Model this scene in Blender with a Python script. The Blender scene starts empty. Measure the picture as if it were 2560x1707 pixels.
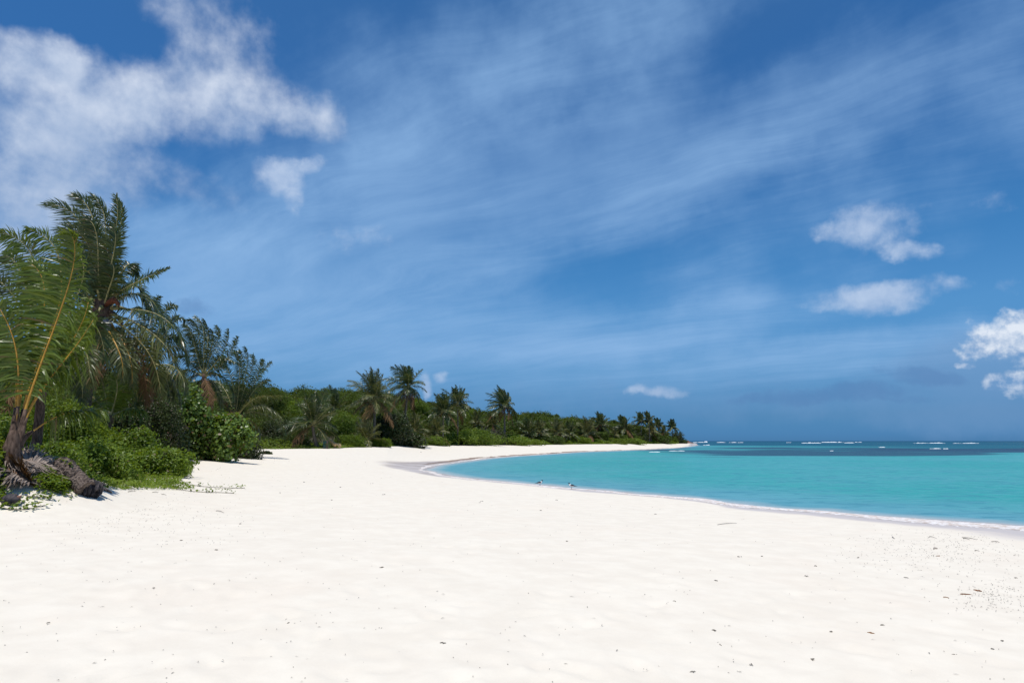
import bpy, math, random
import numpy as np
from mathutils import Vector

SC = bpy.context.scene
COL = SC.collection
R = math.radians
rng = np.random.default_rng(7)

# ------------------------------------------------------------------ camera
CAM_H = 2.4                      # eye height above the sea
FPX = 1707.0                     # focal length in pixels of the 2560 px wide photograph
PITCH = math.atan((1102.0 - 853.5) / FPX)
cam_d = bpy.data.cameras.new("camera")
cam_d.sensor_width = 36.0
cam_d.lens = 36.0 * FPX / 2560.0
cam_d.clip_start = 0.1
cam_d.clip_end = 60000.0
cam = bpy.data.objects.new("camera", cam_d)
COL.objects.link(cam)
cam.location = (0, 0, CAM_H)
cam.rotation_euler = (R(90) + PITCH, 0, 0)
SC.camera = cam
SC.render.resolution_x, SC.render.resolution_y = 1024, 682

SC.view_settings.view_transform = 'Standard'
SC.view_settings.look = 'None'
SC.view_settings.gamma = 1.0
SC.view_settings.use_curve_mapping = False
SC.view_settings.exposure = 0.0
try:
    SC.cycles.max_bounces = 8
    SC.cycles.transparent_max_bounces = 16
    SC.cycles.use_denoising = True
    SC.cycles.caustics_reflective = False
    SC.cycles.caustics_refractive = False
except Exception:
    pass

# ------------------------------------------------------------------ sun
SUN_EL, SUN_AZ = R(77), R(-158)          # azimuth from +Y towards +X
sun_dir = Vector((math.sin(SUN_AZ) * math.cos(SUN_EL), math.cos(SUN_AZ) * math.cos(SUN_EL), math.sin(SUN_EL)))
sun_l = bpy.data.lights.new("sun", 'SUN')
sun_l.energy = 4.35
sun_l.angle = R(0.5)
sun_l.color = (1.0, 0.96, 0.90)
sun_o = bpy.data.objects.new("sun", sun_l)
COL.objects.link(sun_o)
sun_o.rotation_euler = sun_dir.to_track_quat('Z', 'Y').to_euler()
sun_o.location = (0, 0, 60)


# ------------------------------------------------------------------ node helpers
class NT:
    def __init__(self, nt):
        self.nt = nt
        self.N = nt.nodes
        self.L = nt.links

    def new(self, typ, **kw):
        n = self.N.new(typ)
        for k, v in kw.items():
            setattr(n, k, v)
        return n

    def put(self, sock, v):
        if isinstance(v, bpy.types.NodeSocket):
            self.L.new(v, sock)
        elif v is not None:
            if sock.type == 'RGBA' and not isinstance(v, (int, float)) and len(v) == 3:
                v = (*v, 1.0)
            sock.default_value = v

    def math(self, op, a, b=None, c=None, clamp=False):
        n = self.new('ShaderNodeMath', operation=op, use_clamp=clamp)
        self.put(n.inputs[0], a)
        if b is not None:
            self.put(n.inputs[1], b)
        if c is not None:
            self.put(n.inputs[2], c)
        return n.outputs[0]

    def mapr(self, v, a, b, c=0.0, d=1.0, smooth=True):
        n = self.new('ShaderNodeMapRange', interpolation_type='SMOOTHSTEP' if smooth else 'LINEAR')
        for i, x in enumerate((v, a, b, c, d)):
            self.put(n.inputs[i], x)
        return n.outputs[0]

    def mix(self, f, a, b, blend='MIX'):
        n = self.new('ShaderNodeMix', data_type='RGBA', blend_type=blend)
        self.put(n.inputs[0], f)
        self.put(n.inputs[6], a)
        self.put(n.inputs[7], b)
        return n.outputs[2]

    def comb(self, x, y, z):
        n = self.new('ShaderNodeCombineXYZ')
        for i, v in enumerate((x, y, z)):
            self.put(n.inputs[i], v)
        return n.outputs[0]

    def noise(self, vec, scale, detail=4.0, rough=0.55, lac=2.0, dist=0.0, col=False):
        n = self.new('ShaderNodeTexNoise')
        if vec is not None:
            self.L.new(vec, n.inputs['Vector'])
        n.inputs['Scale'].default_value = scale
        n.inputs['Detail'].default_value = detail
        n.inputs['Roughness'].default_value = rough
        n.inputs['Lacunarity'].default_value = lac
        n.inputs['Distortion'].default_value = dist
        return n.outputs['Color' if col else 'Fac']

    def ramp(self, f, stops):
        n = self.new('ShaderNodeValToRGB')
        cr = n.color_ramp
        while len(cr.elements) < len(stops):
            cr.elements.new(0.5)
        for e, (p, c) in zip(cr.elements, stops):
            e.position = p
            e.color = (*c, 1.0)
        self.L.new(f, n.inputs[0])
        return n.outputs[0]


def lin(r, g, b):
    f = lambda c: (c / 255.0 / 12.92) if c <= 10.3 else ((c / 255.0 + 0.055) / 1.055) ** 2.4
    return (f(r), f(g), f(b))


CP, SP = math.cos(PITCH), math.sin(PITCH)


def ray(px, py):
    """direction (not unit: its Y is 1) of a point of the 2560 px photograph"""
    x, y = (px - 1280.0) / FPX, (853.5 - py) / FPX
    d = np.array([x, CP - y * SP, SP + y * CP])
    return d / d[1]


def at(px, py, depth):
    return np.array([0, 0, CAM_H]) + ray(px, py) * depth


# ------------------------------------------------------------------ sky with clouds
world = bpy.data.worlds.new("World")
SC.world = world
world.use_nodes = True
W = NT(world.node_tree)
W.N.clear()
tc = W.new('ShaderNodeTexCoord')
sep = W.new('ShaderNodeSeparateXYZ')
W.L.new(tc.outputs['Generated'], sep.inputs[0])
wx, wy, wz = sep.outputs
az = W.math('ARCTAN2', wx, wy)
el = W.math('ARCSINE', wz)
sky = W.new('ShaderNodeTexSky', sky_type='NISHITA')
sky.sun_disc = False
sky.sun_elevation = SUN_EL
sky.sun_rotation = SUN_AZ
sky.air_density = 1.0
sky.dust_density = 0.4
sky.ozone_density = 3.0
# the deep polarised blue of the photograph: the air's own gradient, corrected by elevation
elr = W.mapr(el, 0.0, 0.85, 0.0, 1.0, smooth=False)
tint = W.ramp(elr, [(0.0103, (0.071, 0.218, 0.558)), (0.0411, (0.079, 0.209, 0.457)), (0.0821, (0.111, 0.255, 0.46)), (0.1232, (0.157, 0.321, 0.498)), (0.2053, (0.185, 0.392, 0.553)), (0.308, (0.147, 0.385, 0.555)), (0.4107, (0.132, 0.367, 0.554)), (0.5133, (0.134, 0.361, 0.556)), (0.616, (0.145, 0.375, 0.566)), (0.7187, (0.162, 0.394, 0.573)), (0.9445, (0.153, 0.378, 0.554))])
base = W.mix(1.0, sky.outputs[0], tint, 'MULTIPLY')
base_s = W.mix(1.0, base, (0.19, 0.19, 0.19), 'MULTIPLY')


def azel(px, py):
    d = ray(px, py)
    d = d / np.linalg.norm(d)
    return math.atan2(d[0], d[1]), math.asin(d[2])


# wobble for cloud edges
ae = W.comb(az, el, 0.0)
warp = W.noise(ae, 9.0, 5, 0.6, col=True)
wsep = W.new('ShaderNodeSeparateColor')
W.L.new(warp, wsep.inputs[0])
azw = W.math('MULTIPLY_ADD', W.math('SUBTRACT', wsep.outputs[0], 0.5), 0.075, az)
elw = W.math('MULTIPLY_ADD', W.math('SUBTRACT', wsep.outputs[1], 0.5), 0.055, el)


def blob(px, py, rx, ry, rot=0.0, gain=1.0):
    a0, e0 = azel(px, py)
    c, s = math.cos(R(rot)), math.sin(R(rot))
    k = FPX * (1 + ((px - 1280) / FPX) ** 2) ** 0.5
    da = W.math('SUBTRACT', azw, a0)
    de = W.math('SUBTRACT', elw, e0)
    u = W.math('MULTIPLY_ADD', da, c * k / rx, W.math('MULTIPLY', de, s * k / rx))
    v = W.math('MULTIPLY_ADD', da, -s * k / ry, W.math('MULTIPLY', de, c * k / ry))
    d2 = W.math('MULTIPLY_ADD', u, u, W.math('MULTIPLY', v, v))
    return W.math('MULTIPLY', W.math('SUBTRACT', 1.0, W.math('MULTIPLY', d2, 0.5)), gain)


def union(bl):
    o = bl[0]
    for b in bl[1:]:
        o = W.math('SMOOTH_MAX', o, b, 0.25)
    return W.math('MAXIMUM', o, -1.5)


fine = W.noise(ae, 26.0, 8, 0.62)
fine_up = W.noise(W.comb(W.math('ADD', az, 0.004), W.math('ADD', el, 0.014), 0.0), 26.0, 6, 0.6)
soft = W.noise(ae, 7.0, 5, 0.55)
lump = W.noise(ae, 11.0, 9, 0.56)
lump_up = W.noise(W.comb(W.math('ADD', az, -0.006), W.math('ADD', el, 0.022), 0.0), 11.0, 6, 0.52)
mid = W.noise(ae, 17.0, 8, 0.58)
mid_up = W.noise(W.comb(W.math('ADD', az, -0.004), W.math('ADD', el, 0.014), 0.0), 17.0, 6, 0.55)
relief = W.math('SUBTRACT', fine, fine_up)

# thin high cloud: streaks on a high flat sheet
hz = W.math('ADD', W.math('MAXIMUM', wz, 0.0), 0.09)
px_ = W.math('DIVIDE', wx, hz)
py_ = W.math('DIVIDE', wy, hz)
ca, sa = math.cos(R(-38)), math.sin(R(-38))
su = W.math('MULTIPLY_ADD', px_, ca, W.math('MULTIPLY', py_, sa))
sv = W.math('MULTIPLY_ADD', px_, -sa, W.math('MULTIPLY', py_, ca))
cv = W.comb(W.math('MULTIPLY', su, 0.34), sv, 0.0)
cwarp = W.noise(W.comb(px_, py_, 3.0), 0.55, 3, 0.5)
cvec = W.comb(W.math('MULTIPLY', su, 0.26), W.math('MULTIPLY_ADD', cwarp, 1.1, sv), 1.0)
ci = W.noise(cvec, 1.9, 9, 0.66)
ci2 = W.noise(W.comb(px_, py_, 9.0), 0.42, 5, 0.55)
veil = union([blob(1050, 540, 330, 190, 22), blob(1350, 470, 380, 120, 20), blob(1760, 390, 330, 95, 18, 0.95), blob(1250, 200, 420, 120, 24, 0.35),
              blob(2300, 190, 330, 60, 24, 0.18), blob(2440, 365, 190, 24, 16, 0.02), blob(740, 750, 430, 150, 0, 1.15), blob(1060, 850, 420, 100, 0, 1.05),
              blob(400, 600, 200, 80, 0, 0.75), blob(1500, 880, 330, 60, 10, 0.75), blob(1750, 930, 520, 42, 4, 0.6)])
veil01 = W.mapr(W.math('MULTIPLY_ADD', W.math('SUBTRACT', ci, 0.5), 1.5, W.math('MULTIPLY_ADD', W.math('SUBTRACT', soft, 0.5), 2.0, veil)), -0.75, 1.2)
ci_f = W.math('MULTIPLY', W.math('MULTIPLY', W.mapr(ci, 0.32, 0.76), 0.33), W.mapr(el, 0.05, 0.32, 0.75, 1.0))
ci2_f = W.math('MULTIPLY_ADD', W.mapr(ci2, 0.30, 0.70), 0.30, 0.30)
ci_all = W.math('MULTIPLY', W.math('ADD', ci_f, ci2_f), W.math('MULTIPLY_ADD', veil01, 0.98, 0.03))
ci_all = W.math('MULTIPLY', ci_all, W.mapr(el, 0.02, 0.12))
c1 = W.mix(ci_all, base_s, lin(146, 186, 230))

# large soft cumulus on the left
left = union([blob(60, 175, 120, 62), blob(150, 165, 60, 50), blob(70, 330, 190, 120, 0, 1.05), blob(310, 255, 150, 80, 15),
              blob(440, 230, 150, 70, 20), blob(560, 210, 130, 100, 20, 0.72), blob(530, 85, 110, 70, -30, 0.3),
              blob(720, 285, 120, 42, -10, 0.8), blob(800, 300, 55, 42, -20, 0.72), blob(200, 360, 120, 90), blob(60, 500, 170, 110, 0, 0.95),
              blob(330, 400, 150, 50, -12, 0.55), blob(130, 430, 200, 100, 0, 1.0), blob(30, 620, 110, 110, 0, 0.8)])
dl = W.math('MULTIPLY_ADD', W.math('SUBTRACT', lump, 0.5), 2.6, W.math('MULTIPLY_ADD', W.math('SUBTRACT', soft, 0.5), 0.9, left))
al = W.math('MULTIPLY', W.mapr(dl, -0.2, 1.25), 0.92)
lit_l = W.math('ADD', W.math('MULTIPLY', W.math('SUBTRACT', lump, lump_up), 1.9), W.mapr(el, 0.30, 0.52, 0.22, 0.72), clamp=True)
col_l = W.mix(lit_l, lin(148, 174, 211), lin(222, 231, 246))
c2 = W.mix(al, c1, col_l)

# scattered fair weather wisps
wisp = union([blob(690, 455, 58, 46, 15, 0.95), blob(770, 415, 38, 15, 20, 0.6), blob(730, 505, 26, 34, 0, 0.7),
              blob(2175, 560, 90, 44, -12), blob(2085, 572, 62, 24, 0, 0.9), blob(2250, 615, 62, 22, -14, 0.9),
              blob(2190, 735, 150, 34, 3, 1.05), blob(2070, 745, 60, 14, 0, 0.5), blob(2240, 745, 80, 32, 0, 0.95), blob(2140, 780, 40, 15, 0, 0.55),
              blob(1582, 977, 26, 14, 10, 0.95), blob(1655, 980, 44, 15, 0, 0.85), blob(2475, 500, 70, 16, 0, 0.12),
              blob(2480, 575, 26, 24, 0, 0.15), blob(2530, 712, 22, 14, 0, 0.1), blob(1115, 950, 14, 10, 0, 0.6), blob(1075, 970, 16, 22, 0, 0.75),
              blob(900, 590, 70, 30, 0, 0.25), blob(2330, 700, 26, 12, 0, 0.1)])
dw_ = W.math('MULTIPLY_ADD', W.math('SUBTRACT', mid, 0.5), 2.4, wisp)
aw = W.math('MULTIPLY', W.mapr(dw_, 0.0, 1.2), 0.74)
lit_w = W.math('MULTIPLY_ADD', W.math('SUBTRACT', mid, mid_up), 1.6, 0.66, clamp=True)
c3 = W.mix(aw, c2, W.mix(lit_w, lin(140, 170, 212), lin(208, 222, 243)))

# grey blue distant banks low over the sea, and the crisp white tower at the right
bank = union([blob(2090, 985, 130, 17, 0, 0.8), blob(2330, 945, 90, 18, -8, 0.9), blob(475, 772, 36, 20, 0, 0.75),
              blob(1950, 990, 120, 8, 0, 0.5), blob(2250, 1000, 60, 6, 0, 0.4)])
db = W.math('MULTIPLY_ADD', W.math('SUBTRACT', fine, 0.5), 2.2, bank)
ab = W.math('MULTIPLY', W.mapr(db, -0.1, 0.9), 0.42)
hazy = union([blob(2480, 930, 170, 80, 0, 1.1), blob(2450, 1030, 220, 50, 0, 0.9), blob(2250, 1000, 260, 40, 0, 0.6), blob(1750, 1000, 500, 30, 0, 0.3)])
c3 = W.mix(W.math('MULTIPLY', W.mapr(W.math('MULTIPLY_ADD', W.math('SUBTRACT', mid, 0.5), 1.4, hazy), -0.4, 1.1), 0.55), c3, lin(116, 154, 199))
c4 = W.mix(ab, c3, lin(86, 126, 178))
tower = union([blob(2500, 845, 56, 40), blob(2465, 870, 40, 26), blob(2545, 815, 46, 42), blob(2560, 860, 40, 40, 0, 0.9), blob(2620, 850, 70, 70),
               blob(2535, 955, 44, 24, 0, 0.9), blob(2590, 960, 50, 30), blob(2430, 912, 18, 8, 0, 0.6)])
puff = W.noise(ae, 44.0, 7, 0.58)
puff_up = W.noise(W.comb(W.math('ADD', az, -0.003), W.math('ADD', el, 0.010), 0.0), 44.0, 5, 0.56)
dt = W.math('MULTIPLY_ADD', W.math('SUBTRACT', puff, 0.5), 1.9, tower)
at_ = W.math('MULTIPLY', W.mapr(dt, 0.0, 0.95), 0.92)
lit_t = W.math('MULTIPLY_ADD', W.math('SUBTRACT', puff, puff_up), 2.6, W.mapr(el, azel(2520, 895)[1], azel(2520, 825)[1], 0.38, 0.80), clamp=True)
c5 = W.mix(at_, c4, W.mix(lit_t, lin(118, 158, 204), lin(232, 239, 249)))
bg = W.new('ShaderNodeBackground')
W.L.new(c5, bg.inputs[0])
bg.inputs[1].default_value = 1.0
wo = W.new('ShaderNodeOutputWorld')
W.L.new(bg.outputs[0], wo.inputs[0])


# ------------------------------------------------------------------ materials
def material(name):
    m = bpy.data.materials.new(name)
    m.use_nodes = True
    t = NT(m.node_tree)
    t.N.clear()
    t.out = t.new('ShaderNodeOutputMaterial')
    return m, t


def principled(t, color, rough=0.7, spec=0.4, normal=None):
    p = t.new('ShaderNodeBsdfPrincipled')
    t.put(p.inputs['Base Color'], color)
    t.put(p.inputs['Roughness'], rough)
    t.put(p.inputs['Specular IOR Level'], spec)
    if normal is not None:
        t.L.new(normal, p.inputs['Normal'])
    return p.outputs[0]


def bump(t, h, strength, dist):
    b = t.new('ShaderNodeBump')
    b.inputs['Strength'].default_value = strength
    b.inputs['Distance'].default_value = dist
    t.L.new(h, b.inputs['Height'])
    return b.outputs[0]


def leaf_material(name, dark, light, trans, tfac=0.3, rough=0.42, spec=0.45, dead=None, dead_share=0.0):
    m, t = material(name)
    g = t.new('ShaderNodeNewGeometry')
    oi = t.new('ShaderNodeObjectInfo')
    r = t.math('MULTIPLY_ADD', oi.outputs['Random'], 0.35, t.math('MULTIPLY', g.outputs['Random Per Island'], 0.65))
    pn = t.noise(g.outputs['Position'], 0.9, 3, 0.6)
    pn2 = t.noise(g.outputs['Position'], 0.17, 2, 0.5)
    r = t.math('ADD', t.math('MULTIPLY', r, 0.62), t.math('MULTIPLY_ADD', t.math('SUBTRACT', t.math('ADD', pn, pn2), 1.0), 1.1, 0.20), clamp=True)
    c = t.mix(r, dark, light)
    if dead is not None:
        r2 = t.math('FRACT', t.math('MULTIPLY', g.outputs['Random Per Island'], 17.3))
        c = t.mix(t.math('LESS_THAN', r2, dead_share), c, dead)
    p = principled(t, c, rough, spec)
    tr = t.new('ShaderNodeBsdfTranslucent')
    t.put(tr.inputs[0], t.mix(r, tuple(0.75 * x for x in trans), trans))
    mx = t.new('ShaderNodeMixShader')
    mx.inputs[0].default_value = tfac
    t.L.new(p, mx.inputs[1])
    t.L.new(tr.outputs[0], mx.inputs[2])
    t.L.new(mx.outputs[0], t.out.inputs[0])
    return m


M = {}
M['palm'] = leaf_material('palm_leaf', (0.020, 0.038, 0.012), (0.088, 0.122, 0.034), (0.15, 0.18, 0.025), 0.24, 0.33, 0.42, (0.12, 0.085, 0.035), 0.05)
M['palm_bright'] = leaf_material('palm_leaf_yellow_green', (0.034, 0.070, 0.009), (0.150, 0.200, 0.026), (0.26, 0.31, 0.014), 0.30, 0.34, 0.4, (0.16, 0.11, 0.04), 0.04)  # brighter yellow-green leaf, its own colour
M['palm_olive'] = leaf_material('palm_leaf_olive', (0.038, 0.054, 0.016), (0.150, 0.165, 0.050), (0.20, 0.20, 0.03), 0.24, 0.40, 0.38, (0.17, 0.12, 0.05), 0.08)
M['palm_dead'] = leaf_material('palm_leaf_dry', (0.10, 0.055, 0.025), (0.24, 0.14, 0.06), (0.2, 0.1, 0.03), 0.15, 0.7, 0.2)
M['palm_grey'] = leaf_material('palm_leaf_weathered', (0.08, 0.06, 0.05), (0.38, 0.31, 0.26), (0.2, 0.15, 0.1), 0.05, 0.8, 0.2)
M['vine'] = leaf_material('vine_leaf', (0.050, 0.102, 0.010), (0.195, 0.270, 0.034), (0.28, 0.37, 0.012), 0.33, 0.45, 0.26, (0.16, 0.12, 0.05), 0.03)
M['vine_yellow'] = leaf_material('vine_leaf_yellow', (0.060, 0.105, 0.008), (0.16, 0.225, 0.018), (0.22, 0.28, 0.010), 0.30, 0.5, 0.2)
M['grape'] = leaf_material('sea_grape_leaf', (0.032, 0.072, 0.010), (0.21, 0.31, 0.055), (0.28, 0.38, 0.02), 0.32, 0.42, 0.42, (0.13, 0.075, 0.03), 0.07)
M['shrub'] = leaf_material('shrub_leaf', (0.022, 0.050, 0.007), (0.085, 0.135, 0.018), (0.13, 0.17, 0.010), 0.25, 0.48, 0.25, (0.12, 0.085, 0.045), 0.05)
M['shrub_dark'] = leaf_material('shrub_leaf_dark', (0.014, 0.027, 0.006), (0.060, 0.085, 0.020), (0.09, 0.11, 0.012), 0.20, 0.46, 0.28, (0.10, 0.075, 0.05), 0.10)
M['wood_leaf'] = leaf_material('woodland_leaf', (0.026, 0.052, 0.008), (0.098, 0.140, 0.022), (0.15, 0.19, 0.012), 0.25, 0.65, 0.15, (0.10, 0.08, 0.04), 0.06)
M['grass'] = leaf_material('dune_grass_blade', (0.06, 0.07, 0.03), (0.20, 0.17, 0.09), (0.14, 0.14, 0.04), 0.2, 0.7, 0.2)
M['dry_twig'] = leaf_material('dry_twig', (0.07, 0.06, 0.055), (0.17, 0.15, 0.14), (0.05, 0.05, 0.05), 0.02, 0.9, 0.1)


def solid(name, c1, c2, scale=6.0, rough=0.8, bump_s=0.4, bump_d=0.02, spec=0.3, stretch=(1, 1, 1)):
    m, t = material(name)
    tcn = t.new('ShaderNodeTexCoord')
    mp = t.new('ShaderNodeMapping')
    mp.inputs['Scale'].default_value = stretch
    t.L.new(tcn.outputs['Object'], mp.inputs[0])
    n = t.noise(mp.outputs[0], scale, 6, 0.6)
    c = t.mix(t.mapr(n, 0.3, 0.7), c1, c2)
    t.L.new(principled(t, c, rough, spec, bump(t, n, bump_s, bump_d)), t.out.inputs[0])
    return m


M['rachis'] = solid('frond_stalk', (0.24, 0.21, 0.08), (0.40, 0.34, 0.14), 5, 0.5, 0.2, 0.01)
M['rachis_gold'] = solid('golden_frond_stalk', (0.36, 0.19, 0.03), (0.55, 0.30, 0.05), 4, 0.4, 0.2, 0.01)
M['rachis_dead'] = solid('dry_frond_stalk', (0.14, 0.07, 0.035), (0.26, 0.13, 0.06), 5, 0.8, 0.3, 0.01)
M['trunk'] = solid('palm_trunk_bark', (0.10, 0.085, 0.07), (0.22, 0.19, 0.16), 5, 0.9, 0.6, 0.03, 0.15, (1, 1, 5))
M['trunk_dark'] = solid('fibrous_dark_bark', (0.045, 0.028, 0.02), (0.17, 0.115, 0.085), 7, 0.9, 0.8, 0.03, 0.15, (3, 3, 0.8))
M['trunk_weathered'] = solid('weathered_grey_bark', (0.05, 0.034, 0.028), (0.27, 0.21, 0.17), 11, 0.9, 1.0, 0.06, 0.1, (2.2, 0.8, 2.2))
M['trunk_tan'] = solid('bleached_root_wood', (0.30, 0.20, 0.10), (0.52, 0.38, 0.20), 6, 0.9, 0.8, 0.06, 0.1)
M['branch'] = solid('shrub_branch', (0.05, 0.04, 0.03), (0.15, 0.12, 0.10), 8, 0.9)
M['log_red'] = solid('reddish_driftwood', (0.16, 0.075, 0.05), (0.32, 0.17, 0.12), 6, 0.85, 0.5, 0.02)
M['char'] = solid('charred_wood', (0.012, 0.012, 0.016), (0.09, 0.075, 0.075), 9, 0.75, 0.9, 0.04)
M['coconut'] = solid('green_coconut_husk', (0.08, 0.09, 0.02), (0.16, 0.15, 0.05), 5, 0.5)
M['spathe'] = solid('grey_flower_sheath', (0.13, 0.13, 0.14), (0.25, 0.24, 0.24), 4, 0.6)
M['fibre'] = solid('rust_fibre', (0.12, 0.035, 0.015), (0.22, 0.07, 0.03), 9, 0.9)
M['rock'] = solid('reddish_rock', (0.09, 0.05, 0.045), (0.24, 0.14, 0.12), 0.7, 0.9, 0.8, 0.4)
M['debris'] = leaf_material('dry_seaweed', (0.05, 0.043, 0.035), (0.24, 0.21, 0.17), (0.03, 0.03, 0.02), 0.03, 0.8, 0.2)
M['debris_rust'] = leaf_material('rusty_dry_weed', (0.15, 0.055, 0.02), (0.34, 0.17, 0.07), (0.2, 0.1, 0.04), 0.05, 0.8, 0.2)
M['stick'] = solid('grey_stick', (0.10, 0.09, 0.08), (0.22, 0.20, 0.18), 12, 0.9)
M['drum'] = solid('green_drum_paint', (0.008, 0.04, 0.035), (0.014, 0.06, 0.052), 3, 0.5, 0.1, 0.01)
M['drum_rust'] = solid('rusty_drum_band', (0.12, 0.06, 0.045), (0.2, 0.12, 0.10), 5, 0.8)
M['bird_white'] = solid('white_plumage', (0.72, 0.71, 0.70), (0.82, 0.81, 0.80), 30, 0.8, 0.1, 0.002)
M['bird_dark'] = solid('slate_plumage', (0.018, 0.022, 0.03), (0.035, 0.04, 0.05), 30, 0.7, 0.1, 0.002)
M['bird_black'] = solid('black_plumage', (0.006, 0.007, 0.009), (0.012, 0.013, 0.016), 30, 0.6, 0.1, 0.002)
M['bird_leg'] = solid('dark_bird_leg', (0.05, 0.025, 0.02), (0.09, 0.05, 0.04), 30, 0.6, 0.1, 0.002)


# ------------------------------------------------------------------ mesh helpers
def mesh_obj(name, verts, faces, mats, parent=None, midx=None, smooth=False, loc=None):
    """faces: an (n,k) array or a list of such arrays"""
    verts = np.asarray(verts, np.float32).reshape(-1, 3)
    if loc is not None:
        verts = verts - np.asarray(loc, np.float32)
    if not isinstance(faces, (list, tuple)):
        faces = [faces]
    faces = [np.asarray(f, np.int32) for f in faces if len(f)]
    me = bpy.data.meshes.new(name)
    me.vertices.add(len(verts))
    me.vertices.foreach_set('co', verts.ravel())
    loops = np.concatenate([f.ravel() for f in faces])
    tot = np.concatenate([np.full(len(f), f.shape[1], np.int32) for f in faces])
    start = np.concatenate([[0], np.cumsum(tot)[:-1]]).astype(np.int32)
    me.loops.add(len(loops))
    me.loops.foreach_set('vertex_index', loops)
    me.polygons.add(len(tot))
    me.polygons.foreach_set('loop_start', start)
    if midx is not None:
        me.polygons.foreach_set('material_index', np.asarray(midx, np.int32))
    me.polygons.foreach_set('use_smooth', np.full(len(tot), bool(smooth)))
    for m in (mats if isinstance(mats, (list, tuple)) else [mats]):
        me.materials.append(m)
    me.update(calc_edges=True)
    me.validate()
    o = bpy.data.objects.new(name, me)
    COL.objects.link(o)
    if loc is not None:
        o.location = loc
    if parent is not None:
        o.parent = parent
    return o


def tag(o, label=None, cat=None, group=None, kind=None):
    if label:
        o['label'] = label
    if cat:
        o['category'] = cat
    if group:
        o['group'] = group
    if kind:
        o['kind'] = kind
    return o


def empty(name, loc, label, cat, group=None):
    o = bpy.data.objects.new(name, None)
    COL.objects.link(o)
    o.location = tuple(float(v) for v in loc)
    o.empty_display_size = 0.3
    return tag(o, label, cat, group)


def norm(v):
    return v / np.maximum(np.linalg.norm(v, axis=-1, keepdims=True), 1e-9)


def tube(pts, rad, sides=8, cap=True):
    pts = np.asarray(pts, float)
    n = len(pts)
    rad = np.broadcast_to(np.asarray(rad, float), (n,))
    T = norm(np.gradient(pts, axis=0))
    ref = np.array([0.31, 0.9, 0.13]) if abs(T[0][2]) > 0.6 else np.array([0.05, 0.1, 1.0])
    A = norm(np.cross(T, ref))
    B = np.cross(T, A)
    th = np.linspace(0, 2 * np.pi, sides, endpoint=False)
    V = pts[:, None] + rad[:, None, None] * (np.cos(th)[None, :, None] * A[:, None] + np.sin(th)[None, :, None] * B[:, None])
    V = V.reshape(-1, 3)
    i = np.arange(n - 1)[:, None] * sides
    j = np.arange(sides)[None]
    F = np.stack([i + j, i + (j + 1) % sides, i + sides + (j + 1) % sides, i + sides + j], -1).reshape(-1, 4)
    if cap:
        V = np.vstack([V, pts[0], pts[-1]])
        k = len(V)
        jj = np.arange(sides)
        f0 = np.stack([np.full(sides, k - 2), (jj + 1) % sides, jj], -1)
        o = (n - 1) * sides
        f1 = np.stack([np.full(sides, k - 1), o + jj, o + (jj + 1) % sides], -1)
        return V, [F, np.vstack([f0, f1])]
    return V, [F]


def join(parts):
    """[(verts, [faces,...], mat index)] -> verts, faces, midx"""
    V, F4, F3, F6, m4, m3, m6 = [], [], [], [], [], [], []
    o = 0
    for v, fs, mi in parts:
        v = np.asarray(v, float).reshape(-1, 3)
        for f in fs if isinstance(fs, (list, tuple)) else [fs]:
            f = np.asarray(f)
            if not len(f):
                continue
            d, dm = {4: (F4, m4), 3: (F3, m3), 6: (F6, m6)}[f.shape[1]]
            d.append(f + o)
            dm.append(np.full(len(f), mi))
        V.append(v)
        o += len(v)
    faces = [np.vstack(x) for x in (F4, F3, F6) if x]
    midx = np.concatenate([np.concatenate(x) for x in (m4, m3, m6) if x])
    return np.vstack(V), faces, midx


# value noise for heights and masks
_perm = np.random.default_rng(3).random((256, 256))


def vnoise(x, y):
    xi, yi = np.floor(x).astype(int), np.floor(y).astype(int)
    fx, fy = x - xi, y - yi
    fx, fy = fx * fx * (3 - 2 * fx), fy * fy * (3 - 2 * fy)
    g = lambda a, b: _perm[a & 255, b & 255]
    return (g(xi, yi) * (1 - fx) + g(xi + 1, yi) * fx) * (1 - fy) + (g(xi, yi + 1) * (1 - fx) + g(xi + 1, yi + 1) * fx) * fy


def fbm(x, y, o=4):
    s, a, t = 0.0, 0.5, 0.0
    for k in range(o):
        s = s + a * (vnoise(x * 2 ** k + 13.7 * k, y * 2 ** k + 7.1 * k) - 0.5)
        t += a
        a *= 0.5
    return s / t * 2


def sstep(a, b, x):
    t = np.clip((x - a) / (b - a), 0, 1)
    return t * t * (3 - 2 * t)


# ------------------------------------------------------------------ shore and terrain
WATERLINE = [(2559, 1318), (2395, 1306), (2230, 1295), (2066, 1280), (1919, 1271), (1865, 1266), (1780, 1252), (1701, 1243), (1610, 1236), (1523, 1229),
             (1433, 1221), (1357, 1213), (1273, 1206), (1200, 1199), (1140, 1193), (1085, 1182), (1060, 1174), (1080, 1166), (1111, 1160), (1140, 1156),
             (1217, 1146), (1290, 1140), (1357, 1136), (1446, 1130), (1530, 1127), (1620, 1123.5), (1690, 1119.5), (1725, 1115.5), (1745, 1112.5)]


def on_sea(px, py):
    d = ray(px, py)
    s = -CAM_H / d[2]
    return np.array([d[0] * s, s])


shore = [on_sea(*p) for p in WATERLINE]
tip = shore[-1]
coast = [np.array([60.0, -300.0]), np.array([34.0, -60.0]), np.array([24.0, -10.0]), np.array([18.5, 6.0])] + shore + \
        [tip + np.array([0, 25.0]), tip + np.array([-40, 60.0]), np.array([-60.0, 620.0]), np.array([-900.0, 900.0]), np.array([-900.0, -300.0])]
coast = np.array(coast)


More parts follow.
